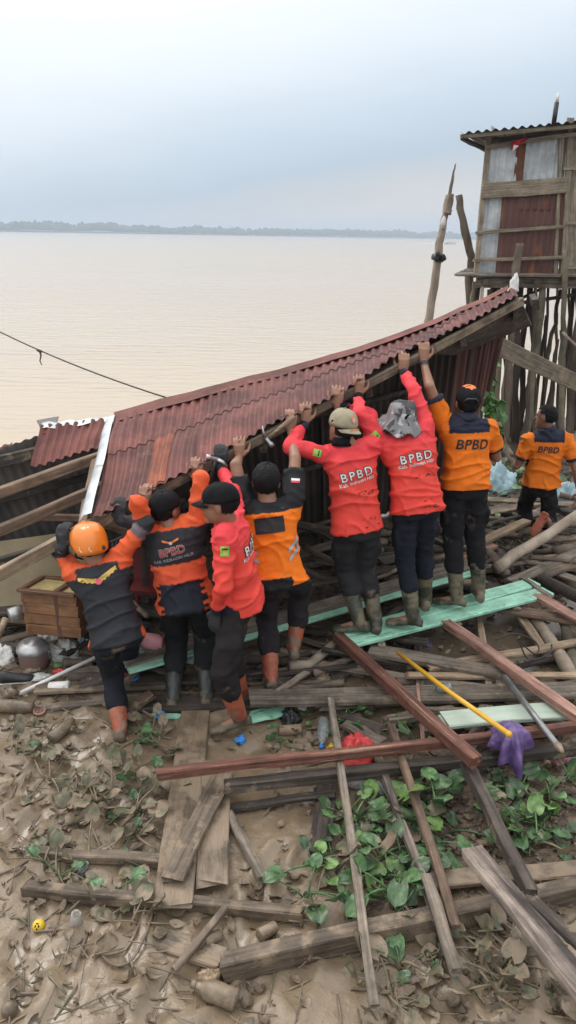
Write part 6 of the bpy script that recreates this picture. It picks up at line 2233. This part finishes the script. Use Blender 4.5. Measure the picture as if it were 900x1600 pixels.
# yellowish wall panel lying under the roof at left, dark wall boards
o = plank('wall_panel', pY(-40, 905, 5.3), pY(150, 875, 5.5), .55, .02, 'plywood', upv=(0, -.75, .65))
setp(o, 'drab yellow plywood panel under the roof at the left edge', 'panel')
o = plank('floor_board', pY(-30, 945, 5.2), pY(160, 935, 5.3), .30, .03, 'wood_dark')
setp(o, 'dark floor board at left in front of the plywood panel', 'plank')
V, F = [], []
tube(V, F, [pY(-6, 1003, 4.55), pY(9, 966, 4.6)], [.02, .022], 10)
o = mo('wooden_stick', V, F, M['wood_tan'], None, True)
setp(o, 'smooth orange wooden stick leaning at the left edge', 'stick')
# black cable
V, F = [], []
pts = [(775, 1000), (800, 990), (830, 998), (842, 1012), (836, 1022), (820, 1010), (812, 1002), (826, 1030), (858, 1022), (862, 1005)]
P3 = [pZ(x_, y_, .30 - .004 * i) for i, (x_, y_) in enumerate(pts)]
CU_ = []
for i in range(len(P3) - 1):
    a0, a1, a2, a3 = P3[max(0, i - 1)], P3[i], P3[i + 1], P3[min(len(P3) - 1, i + 2)]
    for k in range(6):
        t_ = k / 6
        CU_.append(.5 * ((2 * a1) + (a2 - a0) * t_ + (2 * a0 - 5 * a1 + 4 * a2 - a3) * t_ * t_ + (3 * a1 - a0 - 3 * a2 + a3) * t_ ** 3))
tube(V, F, CU_, .006, 6)
o = mo('black_cable', V, F, M['plastic_black'], None, True)
setp(o, 'thin black cable looping over the tan plank at right', 'cable')
# root loops at lower left
def spl(P3, k_=6):
    out = []
    for i in range(len(P3) - 1):
        a0, a1, a2, a3 = P3[max(0, i - 1)], P3[i], P3[i + 1], P3[min(len(P3) - 1, i + 2)]
        for k in range(k_):
            t_ = k / k_
            out.append(.5 * ((2 * a1) + (a2 - a0) * t_ + (2 * a0 - 5 * a1 + 4 * a2 - a3) * t_ * t_ + (3 * a1 - a0 - 3 * a2 + a3) * t_ ** 3))
    out.append(P3[-1])
    return out
for lb, pts in (('outer of two brown root loops hanging below the wide muddy board', ((240, 1395), (238, 1430), (225, 1470), (205, 1505), (180, 1512), (160, 1498))),
                ('inner of two brown root loops hanging below the wide muddy board', ((235, 1385), (228, 1420), (212, 1460), (195, 1488), (165, 1495), (150, 1490))),
                ('thin root curving left above the root loops', ((228, 1388), (205, 1395), (185, 1412), (165, 1418), (148, 1438)))):
    V, F = [], []
    tube(V, F, spl([gz(x_, y_, .015) for x_, y_ in pts]), .0065, 6, .2, 3)
    o = mo('root', V, F, M['mud_coat'], None, True)
    setp(o, lb, 'root')

# ------------------------------------------------------------------ heap of broken timber under the roof and at right
r3 = random.Random(21)
def heap(n, x0, x1, Y0, Y1, z0, z1, lb, grp, mats_, big=1.0):
    for i in range(n):
        Y = r3.uniform(Y0, Y1)
        px = r3.uniform(x0, x1)
        p_ = pY(px, 800, Y)
        zz = gh(p_.x, Y) + r3.uniform(z0, z1)
        a_ = r3.gauss(0, .55)
        L = r3.uniform(.35, 1.1) * big
        d_ = Vector((math.cos(a_), math.sin(a_), r3.gauss(0, .12)))
        c = Vector((p_.x, Y, zz + .03))
        w = r3.uniform(.03, .12)
        part_ = 'left' if (px - x0) / (x1 - x0) < .34 else 'middle' if (px - x0) / (x1 - x0) < .67 else 'right'
        size_ = 'long' if L > .72 * big else 'short'
        if r3.random() < .68:
            kd_ = 'broad plank' if w > .075 else 'narrow plank'
            o = plank('broken_plank', c - d_ * L / 2, c + d_ * L / 2, w, r3.uniform(.02, .04), r3.choice(mats_), roll=r3.gauss(0, .3), rag=.06)
        else:
            kd_ = 'round branch'
            o = log('broken_branch', [c - d_ * L / 2, c + Vector((0, 0, r3.uniform(-.04, .04))), c + d_ * L / 2], r3.uniform(.02, .04), r3.uniform(.012, .03), r3.choice(('bark', 'bark_dark', 'bark')), sub=3, n=7)
        setp(o, size_ + ' broken ' + kd_ + ' in the ' + part_ + ' part of ' + lb, 'timber', grp)
heap(46, 470, 760, 5.8, 7.3, .0, .22, 'the dark heap under the roof', 'timber heap under the roof', ['wood_dark', 'wood_dark', 'wood_dark', 'wood_mudbrown'])  # timber tones kept dark to stand for the shade under the roof
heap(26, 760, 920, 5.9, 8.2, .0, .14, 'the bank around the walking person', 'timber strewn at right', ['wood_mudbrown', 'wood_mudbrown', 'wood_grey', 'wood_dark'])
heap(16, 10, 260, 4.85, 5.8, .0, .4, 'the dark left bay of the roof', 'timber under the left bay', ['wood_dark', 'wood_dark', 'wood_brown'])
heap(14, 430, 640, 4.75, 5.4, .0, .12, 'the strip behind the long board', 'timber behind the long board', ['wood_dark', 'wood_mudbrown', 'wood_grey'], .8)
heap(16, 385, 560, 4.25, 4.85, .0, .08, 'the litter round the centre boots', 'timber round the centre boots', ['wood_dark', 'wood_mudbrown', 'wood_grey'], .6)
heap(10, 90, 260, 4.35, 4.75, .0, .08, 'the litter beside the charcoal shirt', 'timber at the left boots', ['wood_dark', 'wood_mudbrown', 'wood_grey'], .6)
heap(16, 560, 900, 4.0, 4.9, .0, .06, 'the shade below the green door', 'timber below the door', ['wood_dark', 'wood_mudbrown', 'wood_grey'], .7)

# ------------------------------------------------------------------ water hyacinth
def leaf_mesh(name, m, seed, petiole=True, flat=False):
    rr = random.Random(seed)
    V, F = [], []
    L = rr.uniform(.13, .22)
    lean = rr.uniform(.35, 1.0)
    pts = []
    for i in range(6):
        u = i / 5
        pts.append(Vector((lean * L * u * u * .9 + .02 * u, .01 * math.sin(u * 3 + seed), L * (u - .25 * lean * u * u))))
    if flat:
        pts = [Vector((L * u, .02 * math.sin(3 * u + seed), .012 + .02 * math.sin(2.5 * u))) for u in [i / 5 for i in range(6)]]
    tube(V, F, pts, [.007, .009, .0085, .006, .005, .004], 6)
    tip = pts[-1]
    d = (pts[-1] - pts[-2]).normalized()
    pitch = rr.uniform(.1, 1.25) if not flat else rr.uniform(-.1, .2)
    f_ = Vector((math.cos(pitch), 0, math.sin(pitch) * .8)).normalized()
    s_ = Vector((0, 1, 0))
    n_ = s_.cross(f_) * -1
    n_ = f_.cross(s_)
    b = len(V)
    W_, L_ = rr.uniform(.046, .058), rr.uniform(.085, .105)
    nu, nv = 6, 7
    cup_ = rr.uniform(.15, .5)
    tw = rr.uniform(-.3, .3)
    for j in range(nv + 1):
        v = j / nv
        wv = W_ * max(.05, math.sqrt(max(0, 1 - abs(2 * (v * .97 + .03) ** .9 - 1) ** 2.3)))
        for i in range(nu + 1):
            u = i / nu * 2 - 1
            back = -.012 * abs(u) * (1 - v) * 2
            h_ = cup_ * .035 * (u * u) + .014 * math.sin(v * 3 + seed) * (1 if not flat else 2) - .02 * v * v + .006 * math.sin(u * 5 + v * 6 + seed) + tw * u * .02
            V.append(tip + f_ * (v * L_ + back) + s_ * (u * wv) + n_ * h_)
    k = nu + 1
    for j in range(nv):
        for i in range(nu):
            F.append((b + j * k + i, b + j * k + i + 1, b + (j + 1) * k + i + 1, b + (j + 1) * k + i))
    me = bpy.data.meshes.new(name)
    me.from_pydata(V, [], F)
    me.materials.append(m)
    me.polygons.foreach_set('use_smooth', [True] * len(me.polygons))
    me.update()
    return me
LM = {m_: [leaf_mesh('leaf', M[m_], s + 10 * i, flat=(m_ == 'leaf_mud' and s % 2 == 0)) for s in range(6)] for i, m_ in enumerate(('leaf_green', 'leaf_lime', 'leaf_mud'))}
r4 = random.Random(5)
def hyacinth(x_, y_, kind, n, sc, label, group, dz=0.0):
    p_ = gz(x_, y_, dz - .01)
    t_ = thing('water_hyacinth', label, 'water plant', p_, group)
    a0 = r4.uniform(0, 6.28)
    for k in range(n):
        kk = kind
        if kind == 'mix': kk = r4.choice(('leaf_green', 'leaf_green', 'leaf_green', 'leaf_lime', 'leaf_mud'))
        elif kind == 'mudmix': kk = r4.choice(('leaf_mud', 'leaf_mud', 'leaf_mud', 'leaf_green'))
        me = r4.choice(LM[kk])
        s = sc * r4.uniform(.5, 1.1)
        a = a0 + k * 2.4 + r4.uniform(-.4, .4)
        tilt = r4.uniform(-.15, .45)
        o = bpy.data.objects.new('leaf', me)
        COL.objects.link(o)
        o.parent = t_
        o.matrix_local = Matrix.Translation(Vector((r4.uniform(-.03, .03), r4.uniform(-.03, .03), 0))) @ Matrix.Rotation(a, 4, 'Z') @ Matrix.Rotation(tilt, 4, 'Y') @ Matrix.Scale(s, 4)
ORD = ['first', 'second', 'third', 'fourth', 'fifth', 'sixth', 'seventh', 'eighth', 'ninth', 'tenth', 'eleventh', 'twelfth', 'thirteenth', 'fourteenth', 'fifteenth']
clusters = [
 ((548, 635, 1245, 1415), 9, 'mix', 7, 1.0, 'green water hyacinth growing between the leftmost slat and the next', 'hyacinth between the two left slats'),
 ((650, 735, 1210, 1330), 5, 'mix', 7, .95, 'green water hyacinth between the right slat and the dark slanting beam', 'hyacinth left of the dark slanting beam'),
 ((780, 900, 1200, 1335), 9, 'mix', 7, 1.0, 'green water hyacinth at the right edge beyond the dark slanting beam', 'hyacinth at the right edge'),
 ((475, 530, 1345, 1400), 3, 'mix', 6, 1.0, 'green water hyacinth left of the leftmost slat', 'hyacinth left of the slats'),
 ((540, 620, 1105, 1150), 3, 'mix', 5, .7, 'green water hyacinth sprouting behind the red bag', 'hyacinth behind the red bag'),
 ((640, 690, 1130, 1160), 3, 'mix', 5, .7, 'green water hyacinth under the split reddish beam', 'hyacinth under the reddish beam'),
 ((185, 262, 1140, 1230), 6, 'mudmix', 6, .8, 'mud smeared hyacinth left of the widest muddy board', 'muddy hyacinth by the wide board'),
 ((60, 185, 1165, 1260), 5, 'leaf_mud', 5, .85, 'mud smeared hyacinth on the open mud at left', 'muddy hyacinth on the open mud'),
 ((190, 248, 1255, 1310), 3, 'mudmix', 6, 1.0, 'hyacinth tuft between the wide board and the upper thin plank', 'hyacinth above the thin planks'),
 ((60, 235, 1345, 1375), 4, 'mudmix', 4, .85, 'hyacinth between the two thin planks at left', 'hyacinth between the thin planks'),
 ((80, 230, 1400, 1440), 4, 'mudmix', 4, .75, 'hyacinth just below the lower thin plank at left', 'hyacinth below the thin planks'),
 ((740, 900, 1450, 1590), 8, 'leaf_mud', 5, 1.05, 'mud coated hyacinth in the bottom right corner', 'muddy hyacinth bottom right'),
 ((600, 735, 1440, 1560), 5, 'mudmix', 5, .85, 'muddy hyacinth between the cross beam and the bottom edge', 'muddy hyacinth below the cross beam'),
 ((10, 110, 1140, 1180), 4, 'mudmix', 5, .75, 'muddy hyacinth at the left edge near the muddy bottles', 'muddy hyacinth near the bottles'),
 ((430, 470, 1140, 1190), 3, 'mix', 5, .6, 'small hyacinth by the tan tin', 'hyacinth by the tan tin'),
 ((760, 830, 742, 785), 7, 'mix', 6, 1.1, 'green plant on the ground behind the orange polo near the tarp', 'plants by the blue tarp'),
 ((700, 790, 800, 850), 4, 'mix', 5, .9, 'small green plant among timber behind the orange polo', 'plants among the timber'),
 ((880, 910, 745, 790), 3, 'mix', 6, 1.1, 'green plant at the right edge behind the walking person', 'plants at the right edge'),
]
for (x0, x1, y0, y1), n, kind, nl, s, lb, gr in clusters:
    spots_ = sorted((r4.uniform(x0, x1), r4.uniform(y0, y1)) for i in range(n))
    for i, (x_, y_) in enumerate(spots_):
        od = 'leftmost' if i == 0 else 'rightmost' if i == n - 1 else ORD[i] + ' from left,'
        hyacinth(x_, y_, kind, nl + r4.randint(-1, 2), s, od + ' ' + lb, gr)
# vine climbing the stilts
vp_ = pY(772, 690, 10.2)
vn = thing('climbing_vine', 'leafy green vine climbing the left stilts', 'vine', Vector((vp_.x, 10.2, gh(vp_.x, 10.2))))
V, F = [], []
tube(V, F, [pY(x_, y_, 10.2) for x_, y_ in ((775, 695), (770, 660), (776, 630), (768, 600), (772, 570))], .014, 6)
mo('stem', V, F, M['bark_mossy'], vn, True)
vl = []
for s in range(4):
    V, F = [], []
    nu, nv = 4, 5
    for j in range(nv + 1):
        v = j / nv
        w = .05 * math.sin(math.pi * v ** .8) ** .8 + .002
        for i in range(nu + 1):
            u = i / nu * 2 - 1
            V.append((v * .13, u * w, -.02 * u * u - .03 * v * v + .01 * math.sin(s + v * 5)))
    for j in range(nv):
        for i in range(nu):
            F.append((j * 5 + i, j * 5 + i + 1, (j + 1) * 5 + i + 1, (j + 1) * 5 + i))
    me = bpy.data.meshes.new('leaf')
    me.from_pydata(V, [], F)
    me.materials.append(M['vine_leaf'])
    me.polygons.foreach_set('use_smooth', [True] * len(me.polygons))
    vl.append(me)
for k in range(75):
    y_ = r4.uniform(562, 692)
    c = pY(766 + r4.gauss(0, 9) + 6 * math.sin(y_ * .05), y_, 10.2 + r4.uniform(-.25, .15))
    Mx = Matrix.Translation(c) @ Matrix.Rotation(r4.uniform(0, 6.28), 4, 'Z') @ Matrix.Rotation(r4.uniform(.1, 1.2), 4, 'Y') @ Matrix.Scale(r4.uniform(.8, 1.4), 4)
    placed('leaf', r4.choice(vl), Mx, vn)

# ------------------------------------------------------------------ litter nobody could count
def litter(name, label, cat, n, regions, m, kind_):
    V, F = [], []
    for k in range(n):
        (x0, x1, y0, y1) = r4.choice(regions)
        p_ = gz(r4.uniform(x0, x1), r4.uniform(y0, y1), r4.uniform(-.008, .004))
        a = r4.uniform(0, 6.28)
        d_ = Vector((math.cos(a), math.sin(a), r4.gauss(0, .25))).normalized()
        s_ = Vector((-math.sin(a), math.cos(a), r4.gauss(0, .35))).normalized()
        n_ = d_.cross(s_)
        b = len(V)
        if kind_ == 'leaf':
            L, w = r4.uniform(.03, .10), r4.uniform(.008, .028)
            cu_ = r4.uniform(-.4, .5) * L
            for j in range(5):
                v = j / 4
                ww = w * math.sin(math.pi * (v * .9 + .05)) ** .7
                h_ = cu_ * (v - .5) ** 2 * 2 + r4.uniform(0, .006)
                c = p_ + d_ * (v - .5) * L + n_ * h_
                for u in (-1, 0, 1):
                    V.append(c + s_ * (u * ww) + n_ * (abs(u) * w * .5))
            for j in range(4):
                for i in range(2):
                    F.append((b + j * 3 + i, b + j * 3 + i + 1, b + (j + 1) * 3 + i + 1, b + (j + 1) * 3 + i))
        else:
            L, r_ = r4.uniform(.05, .30), r4.uniform(.002, .007)
            tube(V, F, [p_ - d_ * L / 2, p_ + Vector((0, 0, r4.uniform(0, .015))) + s_ * r4.gauss(0, .01), p_ + d_ * L / 2], [r_, r_ * .9, r_ * .5], 5)
    o = mo(name, V, F, M[m], None, True, loc=Vector((0, 0, 0)))
    setp(o, label, cat, kind='stuff')
litter('muddy_leaf_litter', 'mud coated dead leaves trodden into the bank', 'leaf litter', 520,
       [(0, 260, 1120, 1340), (0, 260, 1120, 1340), (0, 480, 1380, 1600), (330, 560, 1100, 1420), (560, 900, 1440, 1600), (560, 900, 1440, 1600)], 'mud_coat', 'leaf')
litter('brown_leaf_litter', 'brown dead leaves and husks among the timber', 'leaf litter', 1500,
       [(470, 900, 960, 1200), (540, 900, 1200, 1440), (760, 900, 720, 960), (0, 450, 960, 1090), (640, 900, 1190, 1340)], 'wood_mudbrown', 'leaf')
litter('twig_litter', 'small twigs and stems strewn over the mud', 'twigs', 600,
       [(0, 300, 1100, 1420), (460, 900, 940, 1200), (540, 900, 1200, 1450), (760, 900, 700, 960), (0, 900, 1440, 1600), (0, 200, 960, 1110)], 'bark', 'twig')
litter('stem_litter', 'mud coated hyacinth stems in the silt', 'stems', 160,
       [(0, 260, 1140, 1450), (0, 480, 1400, 1600), (560, 900, 1440, 1600)], 'leaf_mud', 'twig')
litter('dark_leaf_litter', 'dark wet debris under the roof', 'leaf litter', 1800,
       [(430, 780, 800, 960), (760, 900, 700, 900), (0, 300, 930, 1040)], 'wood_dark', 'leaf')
